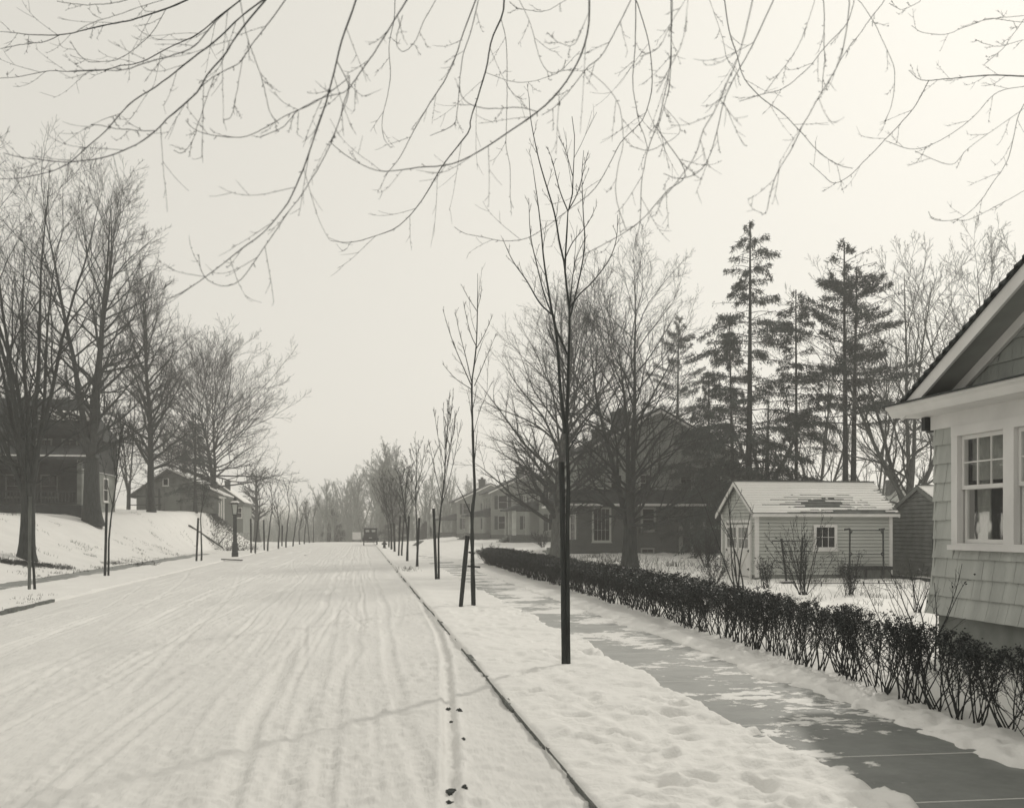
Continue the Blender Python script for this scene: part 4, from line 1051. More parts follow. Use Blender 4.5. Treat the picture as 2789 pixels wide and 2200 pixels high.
def bungalow():
    d = 116; Y0 = at(620, 1400, d)[1]
    X0 = on_y(560, 1390, Y0)[0]; X1 = on_y(662, 1390, Y0)[0]; zg = gz(X0, Y0) - .3
    zr = on_y(585, 1316, Y0)[1]; ze = on_y(668, 1374, Y0)[1]; xr = on_y(585, 1316, Y0)[0]; xe = on_y(668, 1374, Y0)[0]
    t = thing('bungalow', 'pale bungalow with tall chimney and snowy roof beyond the left bank', 'house', (X1, Y0, zg))
    w = MB(); clapboard(w, (X0, Y0), (X1, Y0), zg, ze + .2, (0, -1), .22); clapboard(w, (X1, Y0), (X1, Y0 + 9), zg, ze + .2, (1, 0), .22); w.poly([(X0, Y0 + .01, ze + .2), (X1, Y0 + .01, ze + .2), (xr, Y0 + .01, zr)]); w.build('wall', CLAP_FAR, t)
    r = MB(); r.hexa([(xe, Y0 - .5, ze), (xr, Y0 - .5, zr), (xr, Y0 + 9, zr), (xe, Y0 + 9, ze)], [(xe, Y0 - .5, ze + .2), (xr, Y0 - .5, zr + .2), (xr, Y0 + 9, zr + .2), (xe, Y0 + 9, ze + .2)])
    r.hexa([(2 * xr - xe, Y0 - .5, ze), (xr, Y0 - .5, zr), (xr, Y0 + 9, zr), (2 * xr - xe, Y0 + 9, ze)], [(2 * xr - xe, Y0 - .5, ze + .2), (xr, Y0 - .5, zr + .2), (xr, Y0 + 9, zr + .2), (2 * xr - xe, Y0 + 9, ze + .2)])
    roof = r.build('roof', ROOF_GREY, t)
    s = MB(); s.hexa([(xe - .1, Y0 - .4, ze + .26), (xr, Y0 - .4, zr + .21), (xr, Y0 + 8.9, zr + .21), (xe - .1, Y0 + 8.9, ze + .26)], [(xe - .1, Y0 - .4, ze + .34), (xr, Y0 - .4, zr + .3), (xr, Y0 + 8.9, zr + .3), (xe - .1, Y0 + 8.9, ze + .34)]); s.build('roof_snow', SNOW, roof)
    cx, cz = on_y(620, 1309, Y0 + 2); c = MB(); c.box(cx - .28, cx + .28, Y0 + 1.6, Y0 + 2.4, ze, cz - .15); c.box(cx - .33, cx + .33, Y0 + 1.55, Y0 + 2.45, cz - .15, cz); c.build('chimney', mat('chimney_brick', grey(.07, .2)), roof)
    p = MB(); pa, pb = on_y(588, 1362, Y0 - 1.5)[0], on_y(612, 1362, Y0 - 1.5)[0]; zp = on_y(600, 1356, Y0 - 1.5)[1]
    p.box(pa, pb, Y0 - 1.7, Y0 - .03, zp, zp + .18); p.build('porch_snow', SNOW, t)
    for k in range(4):
        c = MB(); x = pa + .1 + (pb - pa - .2) * k / 3; c.box(x - .07, x + .07, Y0 - 1.6, Y0 - 1.46, zg, zp - .001); c.build('porch_post', WHITE_PAINT, t)
    P = lambda s_, z, o: (s_, Y0 - o, z)
    a = on_y(640, 1390, Y0)[0]; window(t, P, a, a + .8, ze - 1.5, ze - .3, trim=.1)
bungalow()

# ------------------------------------------------------------------ traced wood (real depth, real thickness)
def smooth_path(pts, n):
    """Catmull-Rom through the points, resampled evenly"""
    p = np.array(pts, float)
    if len(p) == 2: p = np.stack([p[0], (p[0] + p[1]) / 2, p[1]])
    q = np.vstack([2 * p[0] - p[1], p, 2 * p[-1] - p[-2]]); out = []
    for i in range(1, len(q) - 2):
        for t in np.linspace(0, 1, 8, endpoint=False):
            a, b, c, d = q[i - 1], q[i], q[i + 1], q[i + 2]
            out.append(.5 * ((2 * b) + (-a + c) * t + (2 * a - 5 * b + 4 * c - d) * t * t + (-a + 3 * b - 3 * c + d) * t ** 3))
    out.append(p[-1]); out = np.array(out)
    s = np.concatenate([[0], np.cumsum(np.linalg.norm(np.diff(out, axis=0), axis=1))])
    si = np.linspace(0, s[-1], n)
    return np.stack([np.interp(si, s, out[:, k]) for k in range(3)], 1), s[-1]
def stem(pts, r0, r1, n=22):
    p, L = smooth_path(pts, n); return p[None], np.linspace(r0, r1, n)[None], np.array([L])

# --- the staked young street trees ----------------------------------------------------------------
def sapling_twigs(stems, rng, rmin, m=7, ln=.16, second=3):
    g = []
    for P, Rr, L in stems:
        s, d, Lc, r = spawn(P, Rr, L, m, .25, .99, (38, 28), ln, .6, rng, fall=.4, up=.25)
        P1, R1 = grow(s, d, Lc, np.maximum(r * .7, rmin), np.full(len(s), rmin * .6), 4, .06, .06, rng); g.append((P1, R1, 4))
        s, d, Lc, r = spawn(P1, R1, Lc, second, .3, 1, (40, 30), .45, .8, rng, up=.2)
        P2, R2 = grow(s, d, Lc, np.full(len(s), rmin * .7), np.full(len(s), rmin * .5), 2, .06, .05, rng); g.append((P2, R2, 3))
    return g
def traced_sapling(label, group, d, stems, ties=(), seed=1, rmin=.0035):
    rng = np.random.default_rng(seed)
    base = at(*stems[0][0][0], d)
    t = thing('young_tree', label, 'young tree', base, group)
    S = []
    for k, (pix, r0, r1) in enumerate(stems):
        dz = 0 if k == 0 else rng.uniform(-.5, .5)
        pts = [at(x, y, d + dz * i / max(1, len(pix) - 1)) for i, (x, y) in enumerate(pix)]
        if k == 0: pts[0][2] -= .12
        S.append(stem(pts, r0, r1, 30 if k == 0 else 20))
    tube_obj('trunk', [(S[0][0], S[0][1] * (1 + .09 * rng.normal(0, 1, S[0][1].shape)), 9)], BARK, t)
    tube_obj('crown', [(p, r, 6) for p, r, L in S[1:]] + sapling_twigs(S, rng, rmin), TWIG, t)
    for (x0, y0, x1, y1, w) in ties:
        mb = MB(); mb.bar(at(x0, y0, d - .06), at(x1, y1, d - .06), w, .04); mb.build('tie_slat', STAKE, t)
    return t
def make_stake(label, p0, p1, r, group, m=None):
    """rough rounded post from ground point p0 to p1"""
    p0 = np.array(p0, float); p1 = np.array(p1, float); rng = random.Random(int(abs(p0[1]) * 100))
    b = p0 - (p1 - p0) * (.25 / np.linalg.norm(p1 - p0)); pts = [b + (p1 - b) * k / 6 for k in range(7)]
    mb = MB(); mb.tube(pts, [r * rng.uniform(.9, 1.06) for _ in pts], 7)
    return tag(mb.build('tree_stake', m or STAKE, None, p0), label, 'stake', group)
G_R, G_L, G_S = 'staked young trees along the right kerb', 'staked young trees along the left kerb', 'stakes tied to the young street trees'
D1 = 13.98
traced_sapling('tall forked young tree tied to a dark stake, nearest on right verge', G_R, D1, [
    ([(1548, 1818), (1546, 1600), (1546, 1400), (1549, 1335), (1544, 1180), (1546, 1075), (1549, 965), (1551, 846), (1541, 766), (1539, 721), (1544, 632), (1547, 576), (1559, 529), (1561, 478), (1565, 375), (1558, 318)], .036, .004),
    ([(1539, 724), (1523, 656), (1509, 576), (1469, 440), (1446, 328), (1441, 265)], .014, .004),
    ([(1539, 1180), (1526, 1059), (1520, 969), (1514, 895), (1505, 858), (1483, 723), (1475, 640), (1466, 560), (1452, 460)], .026, .004),
    ([(1505, 858), (1470, 825), (1434, 764), (1397, 711), (1370, 653)], .012, .0035),
    ([(1505, 860), (1482, 800), (1462, 720), (1445, 640), (1440, 540)], .011, .0035),
    ([(1545, 965), (1530, 930), (1516, 900)], .016, .014),
    ([(1552, 838), (1580, 800), (1612, 770), (1659, 707), (1679, 649), (1682, 585)], .011, .0035),
    ([(1553, 865), (1581, 743), (1593, 661), (1589, 590), (1585, 480), (1590, 410)], .012, .0035),
    ([(1551, 846), (1562, 740), (1575, 690), (1600, 640)], .008, .003),
    ([(1547, 576), (1525, 520), (1505, 440), (1490, 400)], .009, .003),
    ([(1549, 572), (1575, 520), (1600, 420)], .008, .003),
    ([(1541, 700), (1560, 660), (1600, 610), (1625, 560)], .008, .003),
    ([(1560, 480), (1540, 410), (1520, 370)], .006, .003)], seed=3)
make_stake('stout dark stake upright against the nearest young tree on the right', at(1536, 1815, D1 - .02), at(1530, 1258, D1 - .02), .036, G_S)
D2 = 24.6
traced_sapling('slender young tree beside a leaning stake, second along right verge', G_R, D2, [
    ([(1290, 1642), (1287, 1520), (1286, 1400), (1293, 1340), (1290, 1250), (1285, 1059), (1292, 990), (1298, 928), (1301, 805), (1301, 745)], .055, .005),
    ([(1286, 1055), (1245, 960), (1224, 903), (1206, 842)], .014, .0045), ([(1285, 1043), (1268, 969), (1249, 895), (1239, 842)], .013, .0045),
    ([(1298, 945), (1280, 903), (1261, 820)], .011, .004), ([(1301, 850), (1275, 810), (1257, 776)], .009, .004),
    ([(1292, 1051), (1323, 977), (1352, 907)], .012, .004), ([(1297, 950), (1319, 911), (1343, 855)], .011, .004), ([(1301, 840), (1310, 800), (1312, 780)], .008, .004),
    ([(1284, 1060), (1240, 1030), (1205, 990)], .010, .004), ([(1290, 1180), (1310, 1110), (1340, 1040)], .008, .004)],
    ties=((1276, 1503, 1293, 1507, .05), (1273, 1541, 1308, 1544, .06)), seed=4, rmin=.005)
make_stake('thick stake leaning right towards the second young tree on the right', at(1255, 1650, D2 - .4), at(1273, 1459, D2 - .2), .055, G_S)

def upright_sapling(seed, H, r, fork, rmin, spread=18):
    """young street tree with a clear stem and a narrow broom of ascending shoots, at the origin"""
    rng = np.random.default_rng(seed); one = np.ones(1)
    P0, R0 = grow(np.array([[0, 0, -.1]]), np.array([[rng.normal(0, .03), rng.normal(0, .03), 1]]), one * H, one * r, one * rmin, 16, .03, .04, rng)
    tr = [(P0, R0, 8)]
    s, d, L, rr = spawn(P0, R0, one * H, 15 if fork < .55 else 7, fork, .96, (spread * 1.3, spread), .5, .55, rng, fall=.65, angv=6)
    P1, R1 = grow(s, d, L, np.maximum(rr, rmin), np.full(len(s), rmin * .7), 7, .035, .05, rng)
    cr = [(P1, R1, 5)] + sapling_twigs([(P1[i:i + 1], R1[i:i + 1], L[i:i + 1]) for i in range(len(s))], rng, rmin, 5 if fork < .55 else 4, .24, 3 if fork < .55 else 2)
    return tr, cr
SAP = {}
def place_sapling(px, py, ptop, label, group, kind, ground=True):
    p, d = ground_hit(px, py)
    H = (py - ptop) / FPX * d
    if kind not in SAP:
        o = thing('young_tree', label, 'young tree', (0, 0, 0), group)
        tr, cr = upright_sapling(50 + kind, 6.0, .05, (.42, .5, .38, .6)[kind], .011, (15, 26, 20, 12)[kind])
        tube_obj('trunk', tr, BARK, o); tube_obj('crown', cr, TWIG, o); SAP[kind] = o
    else: o = copy_tree(SAP[kind]); o['label'] = label; o['group'] = group
    o.location = p; o.scale = (max(.85, min(1.6, d / 55)),) * 2 + (H / 6.0,); o.rotation_euler = (0, 0, (px * 37 % 628) / 100)
    return p, d
right_saps = [(1195, 1576, 1105, 0, 'third', (1188, 1576, 1181, 1384)), (1138, 1542, 1215, 1, 'fourth', (1135, 1542, 1142, 1410)), (1110, 1527, 1285, 2, 'fifth', (1108, 1527, 1114, 1405)),
              (1094, 1512, 1275, 1, 'sixth', (1086, 1505, 1090, 1405)), (1075, 1502, 1310, 2, 'seventh', (1074, 1502, 1073, 1425)), (1067, 1495, 1300, 0, 'eighth', (1065, 1495, 1066, 1425)), (1059, 1490, 1320, 2, 'ninth', None)]
for px, py, top_, kind, nth, stk in right_saps:
    p, d = place_sapling(px, py, top_, '%s young tree from the near end of the right kerb row, %s' % (nth, ('broom-headed', 'wide forked', 'slim')[kind % 3]), G_R, kind)
    if stk:
        make_stake('stake beside the %s young tree of the right kerb row' % nth, at(stk[0], stk[1], d - .15), at(stk[2], stk[3], d - .1), .045 + d * .0002, G_S)
left_saps = [(88, 1606, 1150, 3, 'nearest', (80, 1608, 82, 1352)), (288, 1567, 1150, 0, 'second', (286, 1567, 291, 1370)), (541, 1527, 1315, 3, 'third', (535, 1527, 540, 1410)), (688, 1505, 1305, 3, 'fourth', (684, 1505, 683, 1412)),
             (722, 1498, 1300, 3, 'fifth', (720, 1498, 718, 1415)), (751, 1492, 1340, 2, 'sixth', None), (772, 1489, 1315, 3, 'seventh', (768, 1480, 769, 1430)), (791, 1486, 1350, 3, 'eighth', None), (809, 1481, 1385, 2, 'ninth', None),
             (822, 1480, 1375, 3, 'tenth', None), (836, 1477, 1365, 0, 'eleventh', None), (846, 1476, 1370, 3, 'twelfth', None), (861, 1475, 1385, 2, 'thirteenth', None)]
for px, py, top_, kind, nth, stk in left_saps:
    p, d = place_sapling(px + 7, py, top_, '%s young staked tree of the left kerb row, %s' % (nth, ('broom-headed', 'wide', 'thin', 'whip-like')[kind]), G_L, kind)
    if stk: make_stake('stake beside the %s young tree of the left kerb row' % nth, at(stk[0], stk[1], d - .15), at(stk[2], stk[3], d - .12), .036 + d * .0004, G_S, STAKE_PALE if nth == 'nearest' else None)

# --- the large bare maples on the left --------------------------------------------------------------
G_M = 'large bare maples on the left bank'
def big(px, py, ptop, label, group, **kw):
    if 'd' in kw: d = kw.pop('d'); p = at(px, py, d)
    else: p, d = ground_hit(px, py)
    p = np.array([p[0], p[1], min(p[2], gz(p[0], p[1])) - .15])
    H = (py - ptop) / FPX * d
    rm = max(.0035, d * .88e-4)
    return bare_tree(kw.pop('name', 'maple_tree'), label, 'tree', p, group, H=H, rmin=rm, **kw), p, d
big(72, 1524, 350, 'many-stemmed maple nearest on the left bank, splitting low into steep limbs', G_M, seed=21, dome=4.0, r=.33, clear=3.4, leaders=9, lead_ang=(8, 26), limbs=12, ang=(50, 26), lf=.42, trop=.05, counts=(8, 6, 3))
big(252, 1427, 470, 'tallest thick-trunked maple in front of the dark house', G_M, seed=22, dome=5.4, r=.52, clear=4.2, leaders=4, lead_ang=(6, 16), limbs=20, ang=(62, 26), lf=.5, trop=.06, counts=(9, 7, 3), limb_curve=[.0, .0, .02, .04, .05, .05, .05, .05])
big(412, 1402, 770, 'slim straight maple standing between dark house and barn', G_M, d=80, seed=23, dome=5.2, r=.30, clear=3.8, leaders=1, limbs=52, ang=(64, 20), lf=.44, trop=.05, counts=(9, 7, 3), fall=.5, limb_curve=[.0, .02, .04, .05, .06, .06, .06, .06])
big(580, 1402, 1050, 'spreading maple with wide low limbs at the end of the bank', G_M, d=100, seed=24, dome=9.2, r=.36, clear=3.2, leaders=2, lead_ang=(5, 12), limbs=44, ang=(80, 24), lf=.74, trop=.05, counts=(9, 7, 3), fall=.45, limb_curve=[.0, .0, .01, .02, .025, .02, .02, .02])
G_B = 'bare trees standing behind the left houses'
for px, py, d, top_, sd, lab in ((-70, 1400, 88, 560, 31, 'bare tree behind the dark house, partly cut off by the left edge'), (20, 1395, 92, 700, 32, 'bare tree rising behind the dark house roof at far left'), (350, 1395, 112, 980, 33, 'bare tree showing between the dark house and the barn'), (500, 1395, 120, 1090, 34, 'thin bare tree standing behind the barn roof')):
    p = at(px, py, d); p[2] = gz(p[0], p[1]) - .2; H = CAM_H + (HORIZON - top_) / FPX * d - p[2]
    bare_tree('bare_tree', lab, 'tree', p, G_B, seed=sd, H=H, r=.24, clear=H * .25, leaders=3, limbs=10, ang=(50, 25), lf=.4, counts=(6, 5, 2), rmin=d * 1.3e-4)
p = at(700, 1480, 135); p[2] = gz(p[0], p[1]) - .2
bare_tree('bare_tree', 'tall solitary bare tree with level limbs left of the road end', 'tree', p, None, seed=35, H=CAM_H + (HORIZON - 1262) / FPX * 135 - p[2], r=.42, clear=3, leaders=1, limbs=26, ang=(80, 40), lf=.36, trop=.01, counts=(6, 5, 2), rmin=.017)
p = at(532, 1392, 90); p[2] = gz(p[0], p[1]) - .1
conifer('spruce_tree', 'dark narrow spruce beside the barn on the left bank', p, 41, 8.6, .16, .5, 2.0, nb=90, needles=5000, droop=-.2, bare=.2, size=1.1)

# --- trees on the right ------------------------------------------------------------------------------
big(1716, 1545, 700, 'broad low-branched maple behind the hedge in front of the brick house', 'bare maples on the right lawn', seed=62, dome=4.6, r=.36, clear=2.0, leaders=3, lead_ang=(6, 16), limbs=24, ang=(66, 20), lf=.52, trop=.04, counts=(10, 8, 3), fall=.5, bark=BARK, limb_curve=[.0, .01, .02, .03, .03, .03, .03, .03])
big(1512, 1516, 880, 'wide-spreading maple on the right lawn behind the far end of the hedge', 'bare maples on the right lawn', seed=63, dome=6.8, r=.30, clear=2.3, leaders=1, limbs=56, ang=(74, 16), lf=.66, trop=.035, counts=(10, 8, 3), fall=.45, bark=BARK_PALE, limb_curve=[.0, .0, .01, .02, .02, .015, .01, .01])
def tree_d(px, d, ptop, name, label, group, **kw):
    p = at(px, 1440, d); p[2] = gz(p[0], p[1]) - .2; H = CAM_H + (HORIZON - ptop) / FPX * d - p[2]
    return bare_tree(name, label, 'tree', p, group, H=H, rmin=d * 1.25e-4, **kw)
G_E = 'bare trees behind the garage'
tree_d(2476, 54, 720, 'bare_tree', 'big bare tree with crooked limbs rising between the two sheds', G_E, seed=71, dome=4.6, r=.33, clear=3.6, leaders=5, lead_ang=(12, 36), limbs=14, ang=(52, 30), lf=.44, counts=(8, 6, 3), bark=BARK_PALE, twig=TWIG_PALE, wig=.1, limb_wig=.13)
tree_d(2700, 60, 690, 'bare_tree', 'bare tree behind the shingled house roof at the right edge', G_E, seed=72, dome=4.8, r=.36, clear=4, leaders=5, lead_ang=(12, 34), limbs=15, ang=(52, 30), lf=.44, counts=(8, 6, 3), bark=BARK_PALE, twig=TWIG_PALE, limb_wig=.12)
tree_d(2262, 66, 950, 'bare_tree', 'curved bare tree leaning left behind the garage ridge', G_E, seed=73, r=.22, clear=2.6, leaders=2, lead_ang=(12, 30), limbs=9, ang=(52, 30), lf=.42, counts=(6, 5, 2), bark=BARK_PALE, twig=TWIG_PALE, lean=(-.35, 0), limb_wig=.13)
tree_d(2225, 70, 900, 'bare_tree', 'bare tree with wide arching limbs between spruce and pine', G_E, seed=74, r=.24, clear=3.2, leaders=3, lead_ang=(14, 32), limbs=10, ang=(52, 30), lf=.45, counts=(6, 5, 2), bark=BARK_PALE, twig=TWIG_PALE, limb_wig=.13)
tree_d(2092, 64, 1000, 'bare_tree', 'thick old trunk with few limbs right of the tall spruce', G_E, seed=75, r=.48, clear=4.5, leaders=4, lead_ang=(20, 45), limbs=6, ang=(55, 30), lf=.5, counts=(6, 4, 2), bark=BARK_PALE, twig=TWIG_PALE, limb_wig=.14)
tree_d(2395, 75, 900, 'bare_tree', 'pale bare tree behind the garage near the double pine', G_E, seed=76, r=.2, clear=3, leaders=3, lead_ang=(12, 30), limbs=10, ang=(52, 30), lf=.42, counts=(6, 5, 2), bark=BARK_PALE, twig=TWIG_PALE)
tree_d(2640, 80, 800, 'bare_tree', 'pale distant bare tree seen above the shingled house eaves', G_E, seed=77, r=.28, clear=4, leaders=3, lead_ang=(12, 28), limbs=12, ang=(52, 30), lf=.42, counts=(6, 5, 3), bark=BARK_PALE, twig=TWIG_PALE)
def con(px, d, ptop, label, seed, **kw):
    p = at(px, 1440, d); p[2] = gz(p[0], p[1]) - .2
    return conifer(kw.pop('name', 'spruce_tree'), label, p, seed, CAM_H + (HORIZON - ptop) / FPX * d - p[2], **kw)
con(2038, 58, 600, 'tallest ragged spruce with bare gaps, left behind the garage', 81, r=.24, zb=1.5, W=5.6, nb=165, needles=40000, bare=.18, droop=-.3, wave=.42, power=.72, size=.9)
con(2168, 58, 790, 'thin open spruce between the tall spruce and the double pine', 82, r=.13, zb=1.2, W=3.6, power=.75, nb=110, needles=15000, size=.9, bare=.25, droop=-.25, wave=.5)
con(2312, 55, 660, 'double-trunked pine with dense layered top behind the garage ridge', 83, name='pine_tree', r=.20, zb=7.4, W=3.3, nb=110, needles=19000, power=.5, bare=.2, droop=.0, trunks=((-.18, 0), (.22, .1)), top_dense=.8, wave=.5)
con(1845, 95, 865, 'bushy-topped pine rising above the brick house roof', 84, name='pine_tree', r=.22, zb=9.0, W=4.2, nb=70, needles=9000, bare=.2, droop=.05, top_dense=.7, size=1.2, wave=.4)
con(1995, 64, 870, 'slim dark spruce just left of the tallest spruce', 85, r=.15, zb=1.5, W=2.8, nb=90, needles=13500, bare=.3, droop=-.25)
con(1930, 72, 1010, 'broad dark spruce at the right corner of the brick house', 86, r=.18, zb=1.0, W=4.2, nb=100, needles=18000, bare=.15, droop=-.25, size=1.2)

# --- the overhanging boughs of the maples at the camera --------------------------------------------
Z1 = lambda pts: [(x * .4684, y * .4684) for x, y in pts]
Z2 = lambda pts: [(900 + x * .4684, y * .4684) for x, y in pts]
Z3 = lambda pts: [(1789 + x * .4684, y * .4684) for x, y in pts]
BOUGHS = [  # (photo polyline, width in zoomed pixels, twigs)
 (Z1([(1090, 0), (985, 45), (880, 80), (760, 115), (640, 135), (500, 165), (360, 195), (180, 195), (0, 185)]), 12, 12),
 (Z1([(360, 195), (280, 235), (150, 255), (0, 285)]), 6, 4),
 (Z1([(740, 0), (640, 25), (530, 32), (420, 22), (330, 8)]), 5, 5),
 (Z1([(950, 0), (700, 80), (520, 140), (450, 180)]), 4, 4),
 (Z1([(1395, 5), (1270, 100), (1160, 190), (1000, 265), (820, 355), (700, 375), (600, 405), (400, 418), (280, 418), (100, 450), (0, 455)]), 9, 14),
 (Z1([(1400, 0), (1250, 130), (1150, 260), (1060, 320), (900, 370), (720, 422), (560, 415), (400, 416)]), 9, 10),
 (Z1([(1530, 0), (1400, 100), (1250, 240), (1100, 350), (920, 490), (790, 575), (700, 660), (600, 770), (490, 860), (420, 925), (340, 975), (240, 1010), (120, 1035), (0, 1042)]), 12, 10),
 (Z1([(1545, 0), (1420, 150), (1340, 260), (1300, 325), (1200, 430), (1150, 520), (1100, 570), (980, 670), (880, 760), (800, 820), (700, 870), (600, 905), (480, 925), (380, 935), (250, 925), (100, 910), (20, 890)]), 13, 14),
 (Z1([(1660, 0), (1560, 140), (1460, 270), (1390, 370), (1250, 445), (1160, 515)]), 8, 6),
 (Z1([(980, 50), (900, 170), (820, 250), (700, 330), (580, 355), (500, 350), (440, 290), (410, 240)]), 5, 8),
 (Z1([(1400, 20), (1430, 180), (1480, 330), (1540, 500), (1570, 640), (1620, 720)]), 6, 6),
 (Z1([(1240, 450), (1210, 560), (1160, 700), (1120, 820), (1060, 890), (1010, 875)]), 5, 4),
 (Z1([(1410, 345), (1385, 500), (1370, 620), (1340, 690), (1300, 700)]), 4, 3),
 (Z1([(890, 745), (780, 760), (640, 750), (530, 725)]), 6, 8),
 (Z1([(2070, 0), (2040, 90), (1985, 240), (1940, 420), (1890, 600), (1830, 780), (1770, 970), (1700, 1130), (1640, 1230), (1540, 1350), (1420, 1440), (1310, 1530), (1190, 1620), (1080, 1690), (980, 1740)]), 14, 14),
 (Z1([(2135, 375), (2030, 515), (1980, 680), (1920, 850), (1830, 1010), (1740, 1150), (1650, 1270), (1560, 1400), (1480, 1520), (1400, 1620), (1310, 1655), (1220, 1630), (1170, 1570), (1155, 1480)]), 6, 8),
 (Z1([(2135, 360), (2030, 450), (1900, 550), (1790, 620), (1650, 680), (1550, 740), (1430, 795), (1330, 800), (1200, 780), (1120, 745), (1080, 700)]), 6, 9),
 (Z1([(2135, 385), (2020, 525), (1890, 570), (1760, 640), (1650, 740), (1520, 795)]), 6, 7),
 (Z2([(445, 0), (360, 140), (240, 330), (110, 520), (60, 690), (0, 830)]), 11, 8),
 (Z2([(375, 0), (370, 120), (340, 270), (345, 420), (325, 560), (300, 690), (310, 800), (350, 860)]), 6, 6),
 (Z2([(845, 0), (770, 200), (690, 420), (580, 600), (490, 750), (400, 920), (310, 1030)]), 10, 8),
 (Z2([(860, 0), (820, 180), (780, 320), (755, 470), (740, 640), (715, 730), (580, 790)]), 7, 6),
 (Z2([(610, 5), (550, 120), (500, 240), (430, 295), (390, 240), (420, 90)]), 5, 4),
 (Z2([(1010, 0), (1000, 90), (940, 230), (910, 400), (870, 540), (820, 700), (815, 760), (740, 860), (660, 965), (580, 1100), (480, 1240), (380, 1330), (260, 1375), (120, 1410), (0, 1400)]), 13, 12),
 (Z2([(1005, 100), (1022, 250), (1020, 480), (1015, 700), (1020, 860), (1040, 960), (1045, 1150), (1065, 1210)]), 6, 6),
 (Z2([(1505, 5), (1500, 170), (1450, 340), (1340, 520), (1210, 650), (1080, 745), (960, 830), (860, 890), (760, 940), (660, 965), (540, 970), (400, 990), (280, 990), (120, 920), (0, 830)]), 13, 12),
 (Z2([(1210, 640), (1100, 625), (960, 635), (840, 620), (770, 570), (750, 500)]), 7, 6),
 (Z2([(1745, 5), (1680, 140), (1580, 320), (1490, 400), (1400, 520), (1310, 620), (1230, 670)]), 8, 8),
 (Z2([(1775, 5), (1775, 250), (1765, 480), (1800, 700), (1830, 790), (1850, 880)]), 9, 7),
 (Z2([(1785, 20), (1850, 250), (1870, 480), (1840, 640), (1800, 720), (1690, 830), (1600, 1000), (1520, 1120), (1380, 1230), (1260, 1320), (1140, 1390), (1000, 1405), (880, 1380), (780, 1360), (720, 1320)]), 8, 10),
 (Z2([(1980, 5), (1980, 350), (1940, 600), (1900, 740), (1850, 880), (1815, 1050), (1800, 1300), (1770, 1430), (1760, 1530)]), 8, 8),
 (Z2([(1500, 400), (1600, 500), (1680, 620), (1700, 830), (1665, 1000), (1660, 1150), (1720, 1340)]), 5, 5),
 (Z2([(2135, 840), (2060, 1000), (1960, 1110), (1870, 1220), (1780, 1310), (1640, 1400), (1500, 1470), (1420, 1520)]), 7, 6),
 (Z2([(2135, 660), (2040, 750), (1950, 830), (1850, 870), (1740, 850)]), 4, 5),
 (Z2([(1100, 5), (1160, 130), (1200, 270), (1240, 380), (1300, 430), (1440, 400)]), 5, 7),
 (Z2([(1365, 5), (1250, 60), (1100, 50), (1040, 10)]), 4, 6),
 (Z2([(2060, 5), (1980, 140), (1900, 280), (1800, 330)]), 4, 6),
 (Z2([(1560, 60), (1420, 250), (1330, 240), (1260, 190)]), 4, 7),
 (Z2([(920, 400), (1100, 490), (1300, 440), (1450, 300)]), 4, 6),
 (Z3([(395, 10), (420, 180), (465, 320), (500, 450), (600, 570), (720, 650), (840, 770), (950, 890), (1060, 960), (1140, 980)]), 9, 9),
 (Z3([(555, 10), (510, 200), (470, 340), (400, 500), (330, 660), (260, 780), (220, 900), (120, 1050), (0, 1190)]), 9, 9),
 (Z3([(675, 10), (600, 170), (520, 330), (440, 470), (380, 620), (340, 780), (290, 930), (220, 1010), (120, 1040), (40, 1010)]), 9, 10),
 (Z3([(970, 15), (980, 250), (970, 400), (960, 545)]), 7, 4),
 (Z3([(1145, 20), (1100, 150), (970, 290), (900, 390), (760, 510), (620, 550), (480, 590)]), 6, 7),
 (Z3([(1120, 20), (1100, 200), (1060, 370), (960, 550), (850, 750), (780, 890), (700, 1020), (660, 1140), (640, 1230), (610, 1250)]), 8, 9),
 (Z3([(1310, 25), (1240, 110), (1140, 250), (1060, 360)]), 6, 4),
 (Z3([(1190, 20), (1250, 110), (1350, 290), (1390, 400), (1380, 580), (1320, 720)]), 5, 5),
 (Z3([(915, 15), (870, 160), (800, 310), (700, 440), (620, 550)]), 5, 5),
 (Z3([(310, 10), (370, 180), (410, 330), (480, 450)]), 4, 5),
 (Z3([(90, 10), (85, 200), (70, 480), (0, 760)]), 7, 8),
 (Z3([(180, 10), (150, 250), (80, 400), (0, 540)]), 4, 6),
]
BOUGHS_R = [
 (Z3([(2150, 445), (1980, 442), (1780, 448), (1590, 468), (1520, 460), (1465, 410)]), 12, 10),
 (Z3([(1590, 468), (1500, 620), (1400, 740), (1300, 840), (1200, 940), (1120, 1020), (1030, 1060), (960, 1010), (890, 950)]), 7, 8),
 (Z3([(2150, 580), (2100, 680), (2065, 820), (2030, 940), (1950, 1060), (1850, 1200), (1740, 1275), (1610, 1278), (1580, 1230)]), 6, 8),
 (Z3([(2150, 500), (1980, 540), (1850, 670), (1700, 790), (1500, 870), (1330, 820)]), 5, 8),
 (Z3([(2150, 1100), (2000, 1190), (1820, 1280), (1730, 1275)]), 4, 3),
 (Z3([(2150, 90), (2030, 250), (1900, 380)]), 4, 5),
 (Z3([(2080, 30), (1900, 120), (1700, 190), (1550, 190), (1480, 150)]), 4, 6),
 (Z3([(2150, 620), (1960, 760), (1800, 880), (1700, 960), (1500, 880)]), 4, 6),
 (Z3([(2150, 230), (2000, 260), (1850, 230)]), 4, 5),
 (Z3([(1530, 10), (1440, 60), (1350, 20)]), 4, 4),
 (Z3([(1800, 40), (1950, 110), (2135, 130)]), 4, 4),
]
